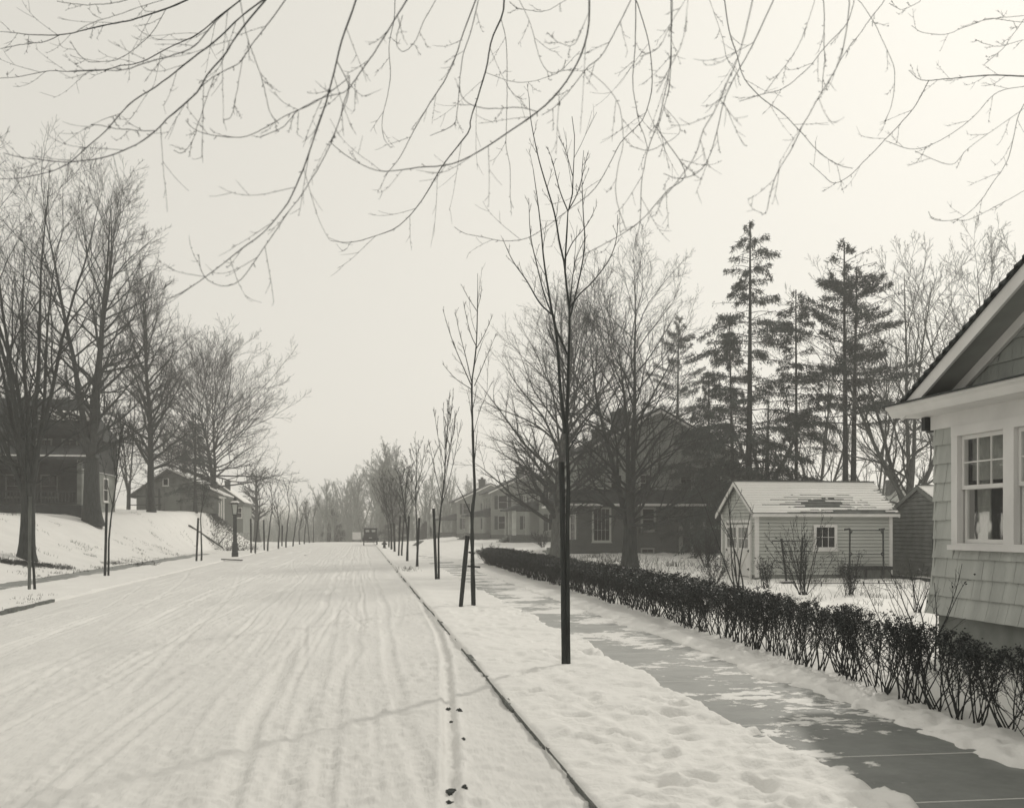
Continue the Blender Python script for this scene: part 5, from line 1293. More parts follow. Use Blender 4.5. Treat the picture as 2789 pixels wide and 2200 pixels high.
def overhang(name, label, trunk_base, fork, boughs, seed, dr, H):
    rng = np.random.default_rng(seed); tb = np.array(trunk_base, float); fk = np.array(fork, float)
    t = thing(name, label, 'tree', tb, 'maples overhanging the street at the camera')
    P0, R0, L0 = stem([tb - (0, 0, .2), tb + (fk - tb) * .35 + (.05, 0, 0), fk, fk + (.1, .3, H * .4), fk + (.2, .5, H)], .24, .03, 26)
    R0 = R0 * (1 + .6 * np.exp(-(P0[..., 2] - tb[2]) / .4)); tube_obj('trunk', [(P0, R0, 14)], BARK, t)
    paths = []
    for pix, w, tw in boughs:
        pix = np.array(pix, float)
        first_out = pix[0, 1] < 14 or pix[0, 0] > 2785
        if first_out:
            d0 = rng.uniform(*dr); pts = [at(x, y, d0 + .25 * i / len(pix) * rng.uniform(.5, 1.5)) for i, (x, y) in enumerate(pix)]
        else:  # grows from an earlier bough: start on the nearest one so that they really join
            best = None
            for q in paths:
                dist = np.linalg.norm(q[2] - pix[0][None], axis=1); k = int(dist.argmin())
                if best is None or dist[k] < best[0]: best = (dist[k], q[0][k], q[3][k])
            d0 = best[2]; pts = [at(x, y, d0 + .30 * i / len(pix)) for i, (x, y) in enumerate(pix)]; pts[0] = best[1]
        r = w * .4684 * d0 / FPX / 2 * (.80 if pix[:, 0].mean() < 1300 else .66)
        n = 40
        p, L = smooth_path(pts, n); tt = np.linspace(0, 1, n)
        p = p + np.cumsum(rng.normal(0, .0012, p.shape), 0) * np.sin(np.pi * tt)[:, None]
        Rr = (r * (1 - tt) + max(.0016, r * .22) * tt) * (1 + .12 * rng.normal(0, 1, n) * (rng.uniform(0, 1, n) < .2))
        # remember projected trace for later joins
        v = p - np.array([0, 0, CAM_H]); dep = v @ FWD; X = (v @ RGT) / dep * FPX + 1394.5; Yp = HORIZON - v[:, 2] / dep * FPX
        paths.append((p, r, np.stack([X, Yp], 1), dep))
        g = [(p[None], Rr[None], 6)]
        if first_out:   # carry the bough up to the fork of the tree, above the frame
            a = p[0]; tg = norm(p[0] - p[2]); m1 = a + tg * .6 + np.array([0, 0, .35]); m2 = (m1 + fk) / 2 + np.array([0, 0, 1.0])
            q, _ = smooth_path([a, m1, m2, fk + rng.normal(0, .1, 3)], 24); g.append((q[None], np.linspace(r, r * 2.2 + .012, 24)[None], 6))
        # hooked side twigs and short spurs with buds
        PP, RR, LL = p[None], Rr[None], np.array([L])
        s, d, Lc, rr = spawn(PP, RR, LL, max(2, int(tw * .8)), .05, .98, (46, 34), .22, .6, rng, fall=.3, angv=9)
        Lc = np.clip(Lc, .07, .5); nn = len(s)
        bend = np.linspace(-.03, .16, 10)[None] * rng.uniform(.2, 1.5, (nn, 1)) - rng.uniform(0, .05, (nn, 1))
        P1, R1 = grow(s, d, Lc, np.full(nn, .0013), np.full(nn, .0008), 10, .022, bend, rng); g.append((P1, R1, 4))
        s, d, L2, rr = spawn(P1, R1, Lc, 2, .3, 1, (42, 34), .38, .8, rng, fall=.2, angv=9)
        P2, R2 = grow(s, d, L2, np.full(len(s), .0012), np.full(len(s), .0008), 6, .03, .06, rng); g.append((P2, R2, 3))
        s, d, L3, rr = spawn(P1[:, ::2], R1[:, ::2], Lc, 4, .1, 1, (60, 50), .01, .8, rng)
        P3, R3 = grow(s, d, np.full(len(s), .008), np.full(len(s), .0014), np.full(len(s), .0018), 2, .05, 0, rng); g.append((P3, R3, 4))
        s, d, L3, rr = spawn(PP, RR, LL, int(L / .16), .15, 1, (65, 50), .01, .8, rng)
        P3, R3 = grow(s, d, rng.uniform(.007, .022, len(s)), np.full(len(s), .0016), np.full(len(s), .0020), 2, .1, 0, rng); g.append((P3, R3, 4))
        tube_obj('bough', g, TWIG if w > 5 else TWIG_PALE, t)
    return t
overhang('overhanging_maple', 'near bare maple whose long drooping boughs fill the top of the picture', (2.7, -1.6, .05), (2.6, -1.2, 6.6), BOUGHS, 5, (4.2, 6.6), 5.0)
overhang('overhanging_maple', 'near bare maple reaching in with one level bough at the upper right', (9.4, 4.0, .05), (9.2, 4.2, 6.8), BOUGHS_R, 6, (6.0, 7.2), 4.0)

# --- the privet hedge ---------------------------------------------------------------------------------
def hedge():
    rng = np.random.default_rng(12)
    base = (5.95, 4.2, .05)
    t = thing('privet_hedge', 'long clipped dark privet hedge beside the right pavement, bare-stemmed below', 'hedge', base)
    protos = []
    for k in range(6):
        dense = k >= 4
        r_ = np.random.default_rng(100 + k); n = (8, 10, 11, 12, 16, 16)[k]
        az = r_.uniform(0, 2 * np.pi, n); an = np.radians(r_.uniform(2, 30, n))
        st = np.stack([r_.normal(0, .035, n), r_.normal(0, .05, n), np.full(n, -.06)], 1)
        D = np.stack([np.cos(az) * np.sin(an) * .75, np.sin(az) * np.sin(an) * 1.35, np.cos(an)], 1)
        L = r_.uniform(.74, 1.0, n)
        P1, R1 = grow(st, D, L, r_.uniform(.004, .009, n), np.full(n, .0028), 8, .07, .03, r_)
        s, d, Lc, rr = spawn(P1, R1, L, 6, .34, .98, (42, 30), .40, .7, r_, fall=.5, up=.2)
        P2, R2 = grow(s, d, Lc, np.full(len(s), .0035), np.full(len(s), .002), 4, .09, .06, r_)
        s, d, L3, rr = spawn(P2, R2, Lc, 3, .3, 1, (42, 30), .4, .8, r_, up=.1)
        P3, R3 = grow(s, d, L3, np.full(len(s), .0022), np.full(len(s), .0016), 2, .08, .04, r_)
        for P in (P1, P2, P3): P[..., 2] = np.where(P[..., 2] > .84, .84 + (P[..., 2] - .84) * .25, P[..., 2])
        V, Q = tubes([(P1, R1, 5), (P2, R2, 4), (P3, R3, 3)])
        sm = np_mesh('privet_plant', V, Q, smooth=True); sm.materials.append(PRIVET_STEM)
        allp = np.concatenate([P1[:, 2:].reshape(-1, 3), P2[:, 1:].reshape(-1, 3), P3.reshape(-1, 3), P3.reshape(-1, 3)])
        z = allp[:, 2]; pr = sstep(.52, .74, z) * 1.0 + .025 + (.45 * sstep(.05, .35, z) if dense else 0)
        m = (1000, 1250, 1500, 1700, 2700, 2700)[k]
        ii = r_.choice(len(allp), m, p=pr / pr.sum())
        pos = allp[ii] + r_.normal(0, .018, (m, 3)); dd = r_.normal(0, 1, (m, 3)); dd[:, 2] += .5
        sz = (1.0 if not dense else 1.35)
        V, Q = leaf_quads(pos, dd, r_.uniform(.016, .032, m) * sz, r_.uniform(.010, .018, m) * sz, r_)
        lm = np_mesh('foliage', V, Q); lm.materials.append(PRIVET)
        protos.append((sm, lm))
    Y = 4.6; i = 0
    while Y < 53.5 and i < 100:
        k = int(rng.integers(0, 2)) if Y < 9.5 else int(rng.integers(0, 4)) if Y < 14 else int(rng.integers(4, 6)) if Y > 19 else int(rng.integers(2, 6))
        sm, lm = protos[k]
        X = np.interp(Y, [4, 9, 13, 20, 53], [5.55, 5.62, 5.86, 6.02, 6.32]) + rng.normal(0, .03)
        a = bpy.data.objects.new('privet_plant', sm); COL.objects.link(a); a.parent = t
        a.location = (X - base[0], Y - base[1], gz(X, Y) - base[2]); a.rotation_euler = (0, 0, (0 if rng.random() < .5 else math.pi) + rng.normal(0, .25))
        s_ = rng.uniform(.94, 1.03) * float(np.interp(Y, [5, 9, 12, 20], [.86, .88, .95, .98])); w_ = 1.15 if Y < 15 else 1.42
        if Y > 51.5: s_ *= .8
        a.scale = (w_, w_, s_)
        b = bpy.data.objects.new('foliage', lm); COL.objects.link(b); b.parent = a
        Y += rng.uniform(.34, .42) * (1.0 if Y < 15 else 1.5); i += 1
    return t
hedge()

# --- bare shrubs and dry plants in the garden --------------------------------------------------------
def shrub(label, base, seed, H, n, spread, m1, m2, rmin, group=None, leaves=0, name='bare_shrub', r0=.012, cat='shrub'):
    rng = np.random.default_rng(seed); b = np.array(base, float)
    t = thing(name, label, cat, b, group)
    az = rng.uniform(0, 2 * np.pi, n); an = np.radians(rng.uniform(spread * .15, spread, n))
    st = b + np.stack([rng.normal(0, .06, n), rng.normal(0, .06, n), np.full(n, -.08)], 1)
    L = H * rng.uniform(.6, 1.05, n)
    P1, R1 = grow(st, np.stack([np.cos(az) * np.sin(an), np.sin(az) * np.sin(an), np.cos(an)], 1), L, rng.uniform(.6, 1.1, n) * r0, np.full(n, rmin), 8, .06, .03, rng)
    s, d, Lc, rr = spawn(P1, R1, L, m1, .25, .98, (40, 30), .42, .7, rng, up=.1)
    P2, R2 = grow(s, d, Lc, np.full(len(s), rmin), np.full(len(s), rmin * .7), 4, .08, .03, rng)
    g = [(P2, R2, 4)]
    if m2:
        s, d, L3, rr = spawn(P2, R2, Lc, m2, .3, 1, (40, 30), .5, .8, rng); P3, R3 = grow(s, d, L3, np.full(len(s), rmin * .8), np.full(len(s), rmin * .6), 2, .08, .02, rng); g.append((P3, R3, 3))
    tube_obj('stems', [(P1, R1, 6)], PRIVET_STEM, t); tube_obj('twigs', g, TWIG, t)
    if leaves:
        al = P2.reshape(-1, 3); pos = al[rng.integers(0, len(al), leaves)] + rng.normal(0, .03, (leaves, 3)); dd = rng.normal(0, 1, (leaves, 3))
        V, Q = leaf_quads(pos, dd, rng.uniform(.03, .07, leaves), rng.uniform(.02, .04, leaves), rng)
        link_mesh('dry_leaves', np_mesh('dry_leaves', V - b, Q), PRIVET, t)
    return t
def garden(px, py): p, d = ground_hit(px, py); return p
GS = 'bare shrubs in the garden by the garage'
shrub('tall open bare shrub in front of the garage doors', garden(2012, 1605), 201, 3.4, 6, 26, 4, 2, .006, GS, r0=.03)
shrub('bushy bare shrub on the trellis left of the garage window', garden(2190, 1622), 202, 2.2, 22, 36, 5, 3, .0045, GS, leaves=350)
shrub('low leafy shrub in front of the pipe frame', garden(2312, 1622), 203, 1.25, 16, 30, 5, 3, .004, GS, leaves=420)
shrub('low dark shrub by the left corner of the garage', garden(2085, 1602), 204, 1.1, 12, 24, 5, 3, .004, GS, leaves=450)
shrub('small dark shrub left of the garage doors near the hedge', garden(1945, 1588), 205, 1.1, 14, 40, 5, 3, .004, GS, leaves=600)
shrub('thin bare whips beside the corner of the shingled house', garden(2495, 1668), 206, 1.3, 9, 28, 3, 2, .0035, GS)
shrub('arching thorny whips against the foundation of the shingled house', (7.2, 12.6, .05), 207, 1.5, 8, 36, 4, 2, .003, GS, leaves=25)
shrub('loose bare shrub at the far end of the privet hedge', garden(1335, 1540), 208, 1.1, 12, 36, 5, 3, .006, GS, leaves=250)
shrub('dense dark shrubs against the brick house wall right of the doorway', garden(1925, 1545), 209, 2.0, 26, 45, 6, 3, .008, GS, leaves=1500)
shrub('dark shrub beside the second house porch', garden(1478, 1492), 210, 1.6, 18, 45, 5, 2, .012, None, leaves=900)
def weeds():
    """dry stalks and tufts sticking out of the snow"""
    rng = np.random.default_rng(77); g = []
    def patch(n, x0, x1, y0, y1, h0, h1, rr, cl=0):
        x = rng.uniform(x0, x1, n); y = y0 + (y1 - y0) * rng.uniform(0, 1, n)
        if cl:
            cx = rng.uniform(x0, x1, cl); cy_ = rng.uniform(y0, y1, cl); k = rng.integers(0, cl, n); x = cx[k] + rng.normal(0, .22, n); y = cy_[k] + rng.normal(0, .22, n)
        p = np.stack([x, y, base_z(x, y) - .03], 1); d = rng.normal(0, .35, (n, 3)); d[:, 2] = 1
        P, Rr = grow(p, d, rng.uniform(h0, h1, n), np.full(n, rr), np.full(n, rr * .5), 3, .16, -.05, rng); g.append((P, Rr, 3))
    patch(260, 8.5, 18, 24, 35, .15, .75, .0045, 0)
    patch(700, 8.5, 18, 20, 34, .08, .3, .005, 22)
    patch(900, 9.5, 16.5, 40, 66, .1, .5, .009, 0)
    patch(900, 8.5, 15, 44, 64, .1, .35, .010, 25)
    patch(200, 6.4, 9, 36, 52, .1, .4, .008, 12)
    patch(90, 1.7, 2.4, 42, 50, .05, .25, .008, 3)
    patch(160, -9.6, -7.9, 22, 32, .03, .12, .006, 7)
    patch(1300, -20, -12, 34, 84, .04, .15, .009, 75)
    patch(260, -12.3, -11.7, 30, 66, .04, .14, .010, 14)
    V, Q = tubes(g); o = link_mesh('dry_weeds', np_mesh('dry_weeds', V, Q), DRYGRASS); tag(o, 'dry weed stalks and grass tufts poking through the garden snow', 'weeds', kind='stuff')
    g.clear()
    n = 5200; px = rng.normal(0, 1, n); 
    cx = []; 
    pts = []
    while len(pts) < n:
        a, b = rng.uniform(575, 700), rng.uniform(1400, 1500)
        t_ = (a - 575) / 125.0
        yc = 1408 + t_ * 45; dens = math.exp(-((b - yc) / 14) ** 2) * (1 - t_ * .5) + .10 * (b > yc)
        if rng.random() < dens: pts.append((a, b))
    P3 = np.array([ground_hit(a, b)[0] for a, b in pts[:900]]); P3 = P3[rng.integers(0, len(P3), n)] + rng.normal(0, .25, (n, 3)) * (1, 1, 0)
    P3[:, 2] = base_z(P3[:, 0], P3[:, 1]) - .05
    d = rng.normal(0, .6, (n, 3)); d[:, 2] = .8
    P, Rr = grow(P3, d, rng.uniform(.1, .38, n), np.full(n, .022), np.full(n, .012), 2, .2, -.1, rng)
    V, Q = tubes([(P, Rr, 3)]); o = link_mesh('bank_grass', np_mesh('bank_grass', V, Q), mat('bank_grass', grey(.05, .3), .95, .4, 2, 0)); tag(o, 'dark matted grass hanging over the cut edge of the left bank', 'grass', kind='stuff')
    g.clear()
    pts = np.concatenate([[ground_hit(a, 1528 + a * .11 + rng.normal(0, 2.5))[0] for a in rng.uniform(0, 190, 300)], [ground_hit(a, 1533 + rng.normal(0, 5))[0] for a in rng.uniform(290, 430, 40)]])
    pts = pts[rng.integers(0, len(pts), 2600)] + rng.normal(0, .12, (2600, 3)) * (1, 1, 0); pts[:, 2] = base_z(pts[:, 0], pts[:, 1]) - .02
    d = rng.normal(0, .6, (len(pts), 3)); d[:, 2] = .8
    P, Rr = grow(pts, d, rng.uniform(.05, .2, len(pts)), np.full(len(pts), .010), np.full(len(pts), .006), 2, .2, -.1, rng)
    V, Q = tubes([(P, Rr, 3)]); o = link_mesh('lawn_grass', np_mesh('lawn_grass', V, Q), mat('bank_grass', grey(.05, .3))); tag(o, 'strip of dark bare grass on the slope at the left edge', 'grass', kind='stuff')
weeds()

# --- the woods at the end of the street ------------------------------------------------------------------
def far_woods():
    protos = []
    for k in range(6):
        H = 14.0
        tr, cr = bare_tree_groups(300 + k, H, (.24, .2, .3, .18, .22, .26)[k], (4, 5, 3, 6, 4, 5)[k], leaders=(3, 1, 4, 1, 2, 3)[k], lead_ang=(6, 18), limbs=(9, 24, 8, 20, 12, 9)[k], ang=(46, 22), lf=.34, counts=(6, 4, 2), rmin=.017)
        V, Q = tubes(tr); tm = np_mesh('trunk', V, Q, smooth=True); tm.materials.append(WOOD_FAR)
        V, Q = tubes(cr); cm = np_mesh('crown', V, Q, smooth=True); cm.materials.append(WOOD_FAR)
        protos.append((tm, cm))
    rng = np.random.default_rng(9)
    def put(px, d, ptop, k):
        p = at(px, 1440, d); z = gz(p[0], p[1]); H = CAM_H + (HORIZON - ptop) / FPX * d - z
        o = thing('woodland_tree', 'tall bare hazy tree of the wood closing the end of the street', 'tree', (p[0], p[1], z - .2), 'bare trees of the wood at the street end')
        for nm, me in zip(('trunk', 'crown'), protos[k]):
            c = bpy.data.objects.new(nm, me); COL.objects.link(c); c.parent = o
        s = H / 14.0; w = s * rng.uniform(.95, 1.45); o.scale = (w, w, s); o.rotation_euler = (0, 0, rng.uniform(0, 6.28))
    # skyline read off the photo: (pixel x, crown top y)
    sky_x = [730, 800, 850, 885, 925, 960, 1000, 1030, 1060, 1100, 1150, 1200, 1260, 1330]
    sky_y = [1410, 1385, 1345, 1300, 1305, 1270, 1245, 1205, 1215, 1240, 1255, 1260, 1270, 1290]
    for i in range(44):
        px = rng.uniform(745, 1330); d = rng.uniform(152, 235)
        top_ = np.interp(px, sky_x, sky_y) + abs(rng.normal(0, 22)) + (d - 150) * .15
        put(px, d, top_, int(rng.integers(0, 6)))
    for px in (1030, 1045, 1012, 885, 905, 960, 1068): put(px, rng.uniform(150, 165), np.interp(px, sky_x, sky_y), int(rng.integers(0, 6)))
    # brush and thickets between the trunks, one mass
    n = 3300; px = rng.uniform(640, 1300, n); d = rng.uniform(160, 250, n)
    P0 = np.array([at(a, 1440, b) for a, b in zip(px, d)]); P0[:, 2] = base_z(P0[:, 0], P0[:, 1]) - .1
    D = rng.normal(0, .3, (n, 3)); D[:, 2] = 1
    hgt = rng.uniform(1.5, 6.0, n) * (1 + .5 * vnoise(px / 30, px * 0, 3))
    P, Rr = grow(P0, D, hgt, np.full(n, .022), np.full(n, .012), 5, .10, .02, rng); g = [(P, Rr, 3)]
    s, dd, L, rr = spawn(P, Rr, hgt, 5, .2, 1, (40, 30), .45, .8, rng); P2, R2 = grow(s, dd, L, np.full(len(s), .013), np.full(len(s), .009), 3, .1, .02, rng); g.append((P2, R2, 3))
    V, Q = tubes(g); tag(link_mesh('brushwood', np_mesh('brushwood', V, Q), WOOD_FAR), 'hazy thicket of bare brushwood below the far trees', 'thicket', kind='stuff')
    # dark evergreen clumps at the road end
    for px_, d_, h_, lab in ((905, 165, 6.5, 'dark evergreen clump left of the car at the street end'), (1160, 158, 3.2, 'low rounded evergreen left of the far house porch'), (1075, 160, 9.0, 'dark narrow evergreen behind the right kerb row')):
        p = at(px_, 1440, d_); p[2] = gz(p[0], p[1]) - .2
        conifer('cedar_tree', lab, p, int(px_), h_, .2, .3, h_ * .3, nb=60, needles=3500, droop=-.1, bare=.05, size=2.6)
far_woods()

# --- street lamp, car, hydrant, boards and small things ------------------------------------------------
def lamp():
    p, d = ground_hit(640, 1515.5); x, y, z = p; k = d / FPX
    H = 163 * k
    t = thing('street_lamp', 'old lantern street lamp on a thick post by the left kerb', 'street lamp', p)
    b = MB(); b.lathe((x, y, z), [(.21, -.2), (.21, .25), (.19, .3), (.185, .85), (.14, .9)], 12); b.build('base', IRON, t, smooth=False)
    b = MB(); b.lathe((x, y, z), [(.135, .9), (.125, 1.4), (.12, H - 1.2), (.16, H - 1.17), (.16, H - 1.12)], 10); b.build('post', IRON, t)
    b = MB(); zb = z + H - 1.12
    for i in range(4):
        a0, a1 = math.pi / 4 + i * math.pi / 2, math.pi / 4 + (i + 1) * math.pi / 2
        b.bar((x + .16 * math.cos(a0), y + .16 * math.sin(a0), zb), (x + .26 * math.cos(a0), y + .26 * math.sin(a0), zb + .66), .035)
        for zz, rr in ((0, .16), (.66, .26)): b.bar((x + rr * math.cos(a0), y + rr * math.sin(a0), zb + zz), (x + rr * math.cos(a1), y + rr * math.sin(a1), zb + zz), .035)
    b.build('lantern_frame', IRON, t)
    g = MB(); c = [(math.cos(math.pi / 4 + i * math.pi / 2), math.sin(math.pi / 4 + i * math.pi / 2)) for i in range(4)]
    g.hexa([(x + .14 * a, y + .14 * e, zb + .01) for a, e in c], [(x + .24 * a, y + .24 * e, zb + .65) for a, e in c]); g.build('lantern_glass', mat('frosted_glass', grey(.5, .2), .4, .1, 3, 0), t)
    r = MB(); r.tube([(x, y, zb + .66), (x, y, zb + .74), (x, y, zb + .92), (x, y, zb + .98)], [.34, .30, .10, .12], 8); r.tube([(x, y, zb + .98), (x, y, zb + 1.08), (x, y, zb + 1.12)], [.05, .07, .01], 8); cap = r.build('lantern_cap', IRON, t)
    s = MB(); s.tube([(x, y, zb + .745), (x, y, zb + .86)], [.305, .17], 8); s.build('cap_snow', SNOW, cap)
lamp()

def car():
    p, d = ground_hit(1009, 1484); d_ = d
    x, y = p[0], p[1]; z = gz(x, y) - .06
    t = thing('motor_car', 'dark old-fashioned closed car seen from behind far down the road', 'car', (x, y, z))
    W = .74
    b = MB()
    prof = [(-.2, .55), (-.32, .9), (-.30, 1.15), (1.2, 1.15), (1.3, .95), (2.3, .95), (2.3, .55)]
    b.prism([(x - W, y + a, z + h) for a, h in prof], (2 * W, 0, 0)); b.box(x - .45, x + .45, y + 2.301, y + 2.5, z + .5, z + 1.0); b.build('body', CARPAINT, t)
    c = MB(); prof = [(-.30, 1.152), (-.26, 1.72), (-.12, 1.84), (1.3, 1.86), (1.42, 1.78), (1.3, 1.152)]
    c.prism([(x - W + .04, y + a, z + h) for a, h in prof], (2 * W - .08, 0, 0)); cab = c.build('cabin', CARPAINT, t)
    r = MB(); r.prism([(x - W - .02, y + a, z + h) for a, h in ((-.32, 1.80), (-.1, 1.875), (1.3, 1.90), (1.55, 1.80), (1.3, 1.865), (-.1, 1.845))], (2 * W + .04, 0, 0)); r.build('roof', mat('car_top_cloth', grey(.05, 0), .9, .2, 4, 0), t)
    for s in (-1, 1):
        w = MB(); w.box(x + s * .32 - .19, x + s * .32 + .19, y - .31, y - .285, z + 1.46, z + 1.68); w.build('rear_window', mat('pale_glass', grey(.42, .1), .1, .1, 2, 0, spec=.6), cab)
        f = MB(); pts = []
        for k in range(7): a = math.pi * k / 6; pts.append((.0 - .48 * math.cos(a), .48 + .42 * math.sin(a)))
        for (a0, h0), (a1, h1) in zip(pts[:-1], pts[1:]):
            xa, xb = sorted((x + s * .60, x + s * .86)); f.hexa([(xa, y + a0, z + h0), (xb, y + a0, z + h0), (xb, y + a1, z + h1), (xa, y + a1, z + h1)], [(xa, y + a0, z + h0 + .03), (xb, y + a0, z + h0 + .03), (xb, y + a1, z + h1 + .03), (xa, y + a1, z + h1 + .03)])
        f.build('fender', CARPAINT, t)
        for yy in (0, 2.3):
            cx = x + s * .70
            wh = MB(); n = 18
            for k in range(n):
                a0, a1 = 2 * math.pi * k / n, 2 * math.pi * (k + 1) / n
                q = lambda a, rr, xx: (xx, y + yy + rr * math.cos(a), z + .40 + rr * math.sin(a))
                wh.hexa([q(a0, .33, cx - .05), q(a1, .33, cx - .05), q(a1, .33, cx + .05), q(a0, .33, cx + .05)], [q(a0, .40, cx - .05), q(a1, .40, cx - .05), q(a1, .40, cx + .05), q(a0, .40, cx + .05)])
            wo_ = wh.build('wheel', RUBBER, t)
            sp = MB()
            for k in range(10): a = 2 * math.pi * k / 10; sp.bar((cx, y + yy, z + .4), (cx, y + yy + .33 * math.cos(a), z + .4 + .33 * math.sin(a)), .035)
            sp.build('spokes', CARPAINT, wo_)
    pl = MB(); pl.box(x - .16, x + .16, y - .36, y - .345, z + .78, z + .90); pl.build('number_plate', mat('plate_paint', grey(.3, .1), .6, .1, 4, 0), t)
    l = MB(); l.tube([(x + .42, y - .46, z + .74), (x + .42, y - .34, z + .74)], .06, 8); l.build('tail_lamp', IRON, t)
    ax = MB(); ax.bar((x - .7, y, z + .4), (x + .7, y, z + .4), .09); ax.bar((x - .5, y - .1, z + .52), (x + .5, y - .1, z + .52), .08); ax.build('axle', IRON, t)
car()

def hydrant():
    p, d = ground_hit(1047, 1493); x, y, z = p
    t = thing('fire_hydrant', 'short dark hydrant at the kerb near the far young trees', 'hydrant', p); h = 20 * d / FPX
    b = MB(); b.lathe((x, y, z), [(.17, -.1), (.17, .08), (.12, .1), (.12, h - .2), (.15, h - .18), (.13, h - .1), (.05, h), (.03, h + .04)], 12); b.build('barrel', IRON, t)
    for a in ((-1, 0), (1, 0), (0, -1)):
        c = MB(); c.tube([(x + a[0] * .10, y + a[1] * .10, z + h * .62), (x + a[0] * .24, y + a[1] * .24, z + h * .62)], .07, 8); c.build('outlet', IRON, t)
hydrant()

def sign_board():
    d = 148; p = at(971, 1440, d); Y = p[1]; (x0, z1), (x1, z0) = on_y(960, 1449, Y), on_y(983, 1469, Y); zg = gz(p[0], Y)
    t = thing('sign_board', 'blank pale board on two legs left of the car at the street end', 'sign', (p[0], Y, zg))
    b = MB(); b.box(x0, x1, Y, Y + .05, z0, z1); b.build('board', BOARD_WHITE, t)
    for x in (x0 + .1, x1 - .1): l = MB(); l.box(x - .04, x + .04, Y + .051, Y + .13, zg - .3, z1 - .05); l.build('leg', STAKE, t)
sign_board()

p, d = ground_hit(1135, 1486); mb = MB()
q0, q1 = at(1123, 1485.5, d), at(1148, 1473.5, d + .8)
mb.hexa([q0 + (0, 0, -.02), q0 + (.55, .1, 0), q1 + (.25, .1, 0), q1 + (-.3, 0, -.02)], [q0 + (0, 0, .04), q0 + (.55, .1, .06), q1 + (.25, .1, .06), q1 + (-.3, 0, .04)])
tag(mb.build('tilted_board', STAKE_PALE, None, q0), 'grey board tilted on the right lawn behind the young trees', 'board')
def bank_planks():
    a, da = ground_hit(516, 1434); b, db = ground_hit(606, 1494)
    mb = MB(); mb.bar(a + (0, -.15, .10), b + (0, -.2, .14), .17, .08); tag(mb.build('plank', STAKE, None, b), 'long dark plank lying down the snowy bank left of the lamp', 'plank')
    c, dc = ground_hit(612, 1466); e, de = ground_hit(598, 1484)
    mb = MB(); mb.bar(e + (0, -.2, .10), at(611, 1463, de - .3), .09, .07); tag(mb.build('stick', STAKE, None, e), 'short stick standing from the lower end of the long plank', 'stick')
    f, _ = ground_hit(605, 1524); g, _ = ground_hit(658, 1526.5)
    mb = MB(); mb.bar(f + (0, 0, .03), g + (0, 0, .03), .14, .06); tag(mb.build('plank', STAKE, None, f), 'low plank lying flat beside the street lamp', 'plank')
bank_planks()

def trellis():
    Y = 34.6
    t = thing('garden_trellis', 'rough wooden trellis of two posts and crossbars left of the garage window', 'trellis', (on_y(2150, 1585, Y)[0], Y, .05))
    P = lambda px, py, dy=0: np.array([on_y(px, py, Y + dy)[0], Y + dy, on_y(px, py, Y + dy)[1]])
    for (x0, y0, x1, y1) in ((2144, 1590, 2128, 1466), (2178, 1596, 2186, 1464)):
        m = MB(); a = P(x0, y0); a[2] = -.2; m.bar(a, P(x1, y1), .055); m.build('post', STAKE, t)
    for (x0, y0, x1, y1) in ((2103, 1473, 2212, 1474), (2112, 1502, 2205, 1501), (2119, 1531, 2199, 1530), (2130, 1560, 2192, 1559)):
        m = MB(); m.bar(P(x0, y0, -.06), P(x1, y1, -.06), .045, .03); m.build('crossbar', STAKE, t)
trellis()
def pipe_frame():
    Y = 34.9
    t = thing('pipe_frame', 'iron pipe clothes frame with two rails before the garage wall', 'clothes frame', (on_y(2360, 1583, Y)[0], Y, .05))
    P = lambda px, py, dy=0: np.array([on_y(px, py, Y + dy)[0], Y + dy, on_y(px, py, Y + dy)[1]])
    xl, xr = 2313, 2407
    for x, sx in ((xl, 1), (xr, -1)):
        m = MB(); a = P(x, 1584); a[2] = -.2; m.bar(a, P(x + sx * 2, 1441), .045); m.bar(P(x + 1, 1442) + (0, -.01, .03), P(x - 12, 1444, -.35) + (0, 0, .03), .05, .06); m.build('upright', IRON, t)
        k = MB()
        for yy in (1447, 1508): k.bar(P(x + sx * 1.5, yy + 7), P(x + sx * 8, yy - 1), .035)
        k.bar(P(x + sx * 1.5, 1502), P(x + sx * 8, 1508), .035); k.build('bracket', IRON, t)
    for yy in (1444, 1508.5, 1573): m = MB(); m.bar(P(xl + 1, yy, .0), P(xr - 1, yy, .0), .035); m.build('rail', mat('pale_pipe', grey(.09, .1), .5, .2, 6, 0), t)
pipe_frame()
def trough():
    Y = 35.35; (x0, z1), (x1, _) = on_y(2306, 1544, Y), on_y(2427, 1544, Y)
    t = thing('wooden_trough', 'low grey wooden planter box against the garage wall behind the frame', 'planter', (x0, Y, .03))
    b = MB(); b.box(x0, x1, Y, Y + .05, -.1, z1); b.box(x0, x0 + .05, Y + .05, Y + .55, -.1, z1); b.box(x1 - .05, x1, Y + .05, Y + .55, -.1, z1); b.build('box_side', STAKE_PALE, t)
    c = MB(); c.box(x0 - .06, x1 + .04, Y - .05, Y + .0, z1 - .10, z1 + .02); c.box(x0 - .06, x1 + .04, Y, Y + .58, z1 + .003, z1 + .02); c.build('rim', STAKE, t)
    for f in (.42, .8): m = MB(); x = x0 + (x1 - x0) * f; m.box(x - .05, x + .05, Y - .04, Y - .003, -.1, z1 - .11); m.build('cleat', STAKE, t)
trough()
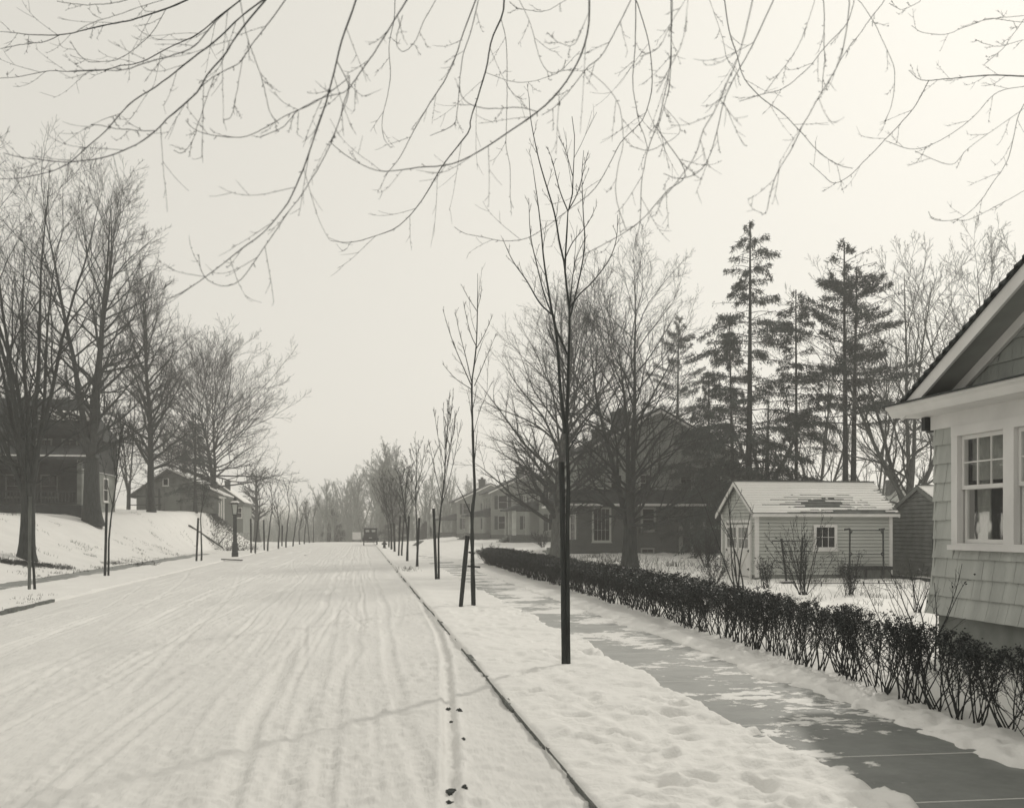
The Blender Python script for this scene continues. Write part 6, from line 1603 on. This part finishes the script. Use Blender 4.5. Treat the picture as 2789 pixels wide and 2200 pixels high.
def wire_rail():
    Y = 31.5
    xa, xb = on_y(2115, 1589, Y)[0], on_y(2472, 1590, Y)[0]
    t = thing('low_rail', 'low thin garden rail on short pegs across the snowy plot', 'rail', (xa, Y, .05))
    m = MB(); n = 16
    zr = on_y(2115, 1588, Y)[1]
    m.bar((xa, Y, zr), (xb, Y, zr - .03), .022); m.build('wire', STAKE, t)
    for px in (2130, 2237, 2352, 2440): x = on_y(px, 1589, Y)[0]; k = MB(); k.bar((x, Y, -.15), (x, Y, zr + .04), .025); k.build('peg', STAKE, t)
    for (a, b, c, d_) in ((2115, 1587, 2135, 1590),): 
        p0, _ = ground_hit(2115, 1590); p1, _ = ground_hit(2165, 1590); k = MB(); k.bar(p0 + (0, 0, .04), p1 + (0, 0, .05), .10, .05); tag(k.build('plank', STAKE, None, p0), 'plank lying on the snow in front of the trellis', 'plank')
wire_rail()
p0, _ = ground_hit(2432, 1575); p1, _ = ground_hit(2560, 1588); k = MB(); k.bar(p0 + (0, 0, .06), p1 + (0, 0, .06), .16, .12)
tag(k.build('timber', STAKE, None, p0), 'dark timber lying along the foot of the darker shed', 'timber')
def shed_fence():
    t = thing('wire_fence', 'thin upright wire fence in front of the darker shed', 'fence', (19.6, 33.4, .05))
    m = MB(); x = 19.35
    for k in range(16):
        x = 19.35 + k * .16; m.bar((x, 33.3, -.1), (x, 33.3, 1.55), .010)
    for z in (.4, .8, 1.2, 1.55): m.bar((19.3, 33.3, z), (21.9, 33.3, z), .009)
    m.build('wire', IRON, t)
    k = MB(); k.bar((19.32, 33.3, -.2), (19.32, 33.3, 1.65), .05); k.build('fence_post', STAKE, t)
shed_fence()
# clods and twigs dropped on the road
def clods():
    rng = np.random.default_rng(4)
    spots = [(1222, 1906, .030), (1229, 1941, .020), (1226, 2128, .04), (1224, 2152, .028), (1250, 1924, .03), (1262, 2005, .02), (1266, 2132, .022), (832, 1511, .09)]
    for px, py, r in spots:
        p, d = ground_hit(px, py); p[2] = road_z(p[0], p[1]); v = MB()
        n = 14; ph = rng.uniform(0, 6); rings = []
        for q, h in ((1.0, -.03), (.8, .007), (.45, .014)):
            rings.append([(p[0] + q * r * (1 + .35 * math.sin(3 * 2 * math.pi * k / n + ph) + .2 * rng.normal()) * math.cos(2 * math.pi * k / n), p[1] + q * 1.8 * r * (1 + .3 * math.sin(2 * 2 * math.pi * k / n + ph)) * math.sin(2 * math.pi * k / n), p[2] + h + .004 * rng.normal()) for k in range(n)])
        v.poly(rings[-1])
        for a, b in zip(rings[:-1], rings[1:]):
            for k in range(n): v.poly([a[k], a[(k + 1) % n], b[(k + 1) % n], b[k]])
        tag(v.build('earth_clod', SOIL, None, p), 'small dark clod of earth frozen into the snow of the road', 'clod', 'earth clods on the road')
clods()

# ------------------------------------------------------------------ the air
hz = MB(); hz.box(-262, 262, -30, 332, -6, 34)
ho = hz.build('haze', None); tag(ho, kind='stuff')
hm = bpy.data.materials.new('haze_air'); hm.use_nodes = True; nt = hm.node_tree
for n in list(nt.nodes): nt.nodes.remove(n)
out = nt.nodes.new('ShaderNodeOutputMaterial'); pv = nt.nodes.new('ShaderNodeVolumePrincipled')
pv.inputs['Color'].default_value = (.97, .955, .93, 1); pv.inputs['Density'].default_value = .0014; pv.inputs['Anisotropy'].default_value = .45
nt.links.new(pv.outputs[0], out.inputs['Volume'])
ho.data.materials.append(hm)
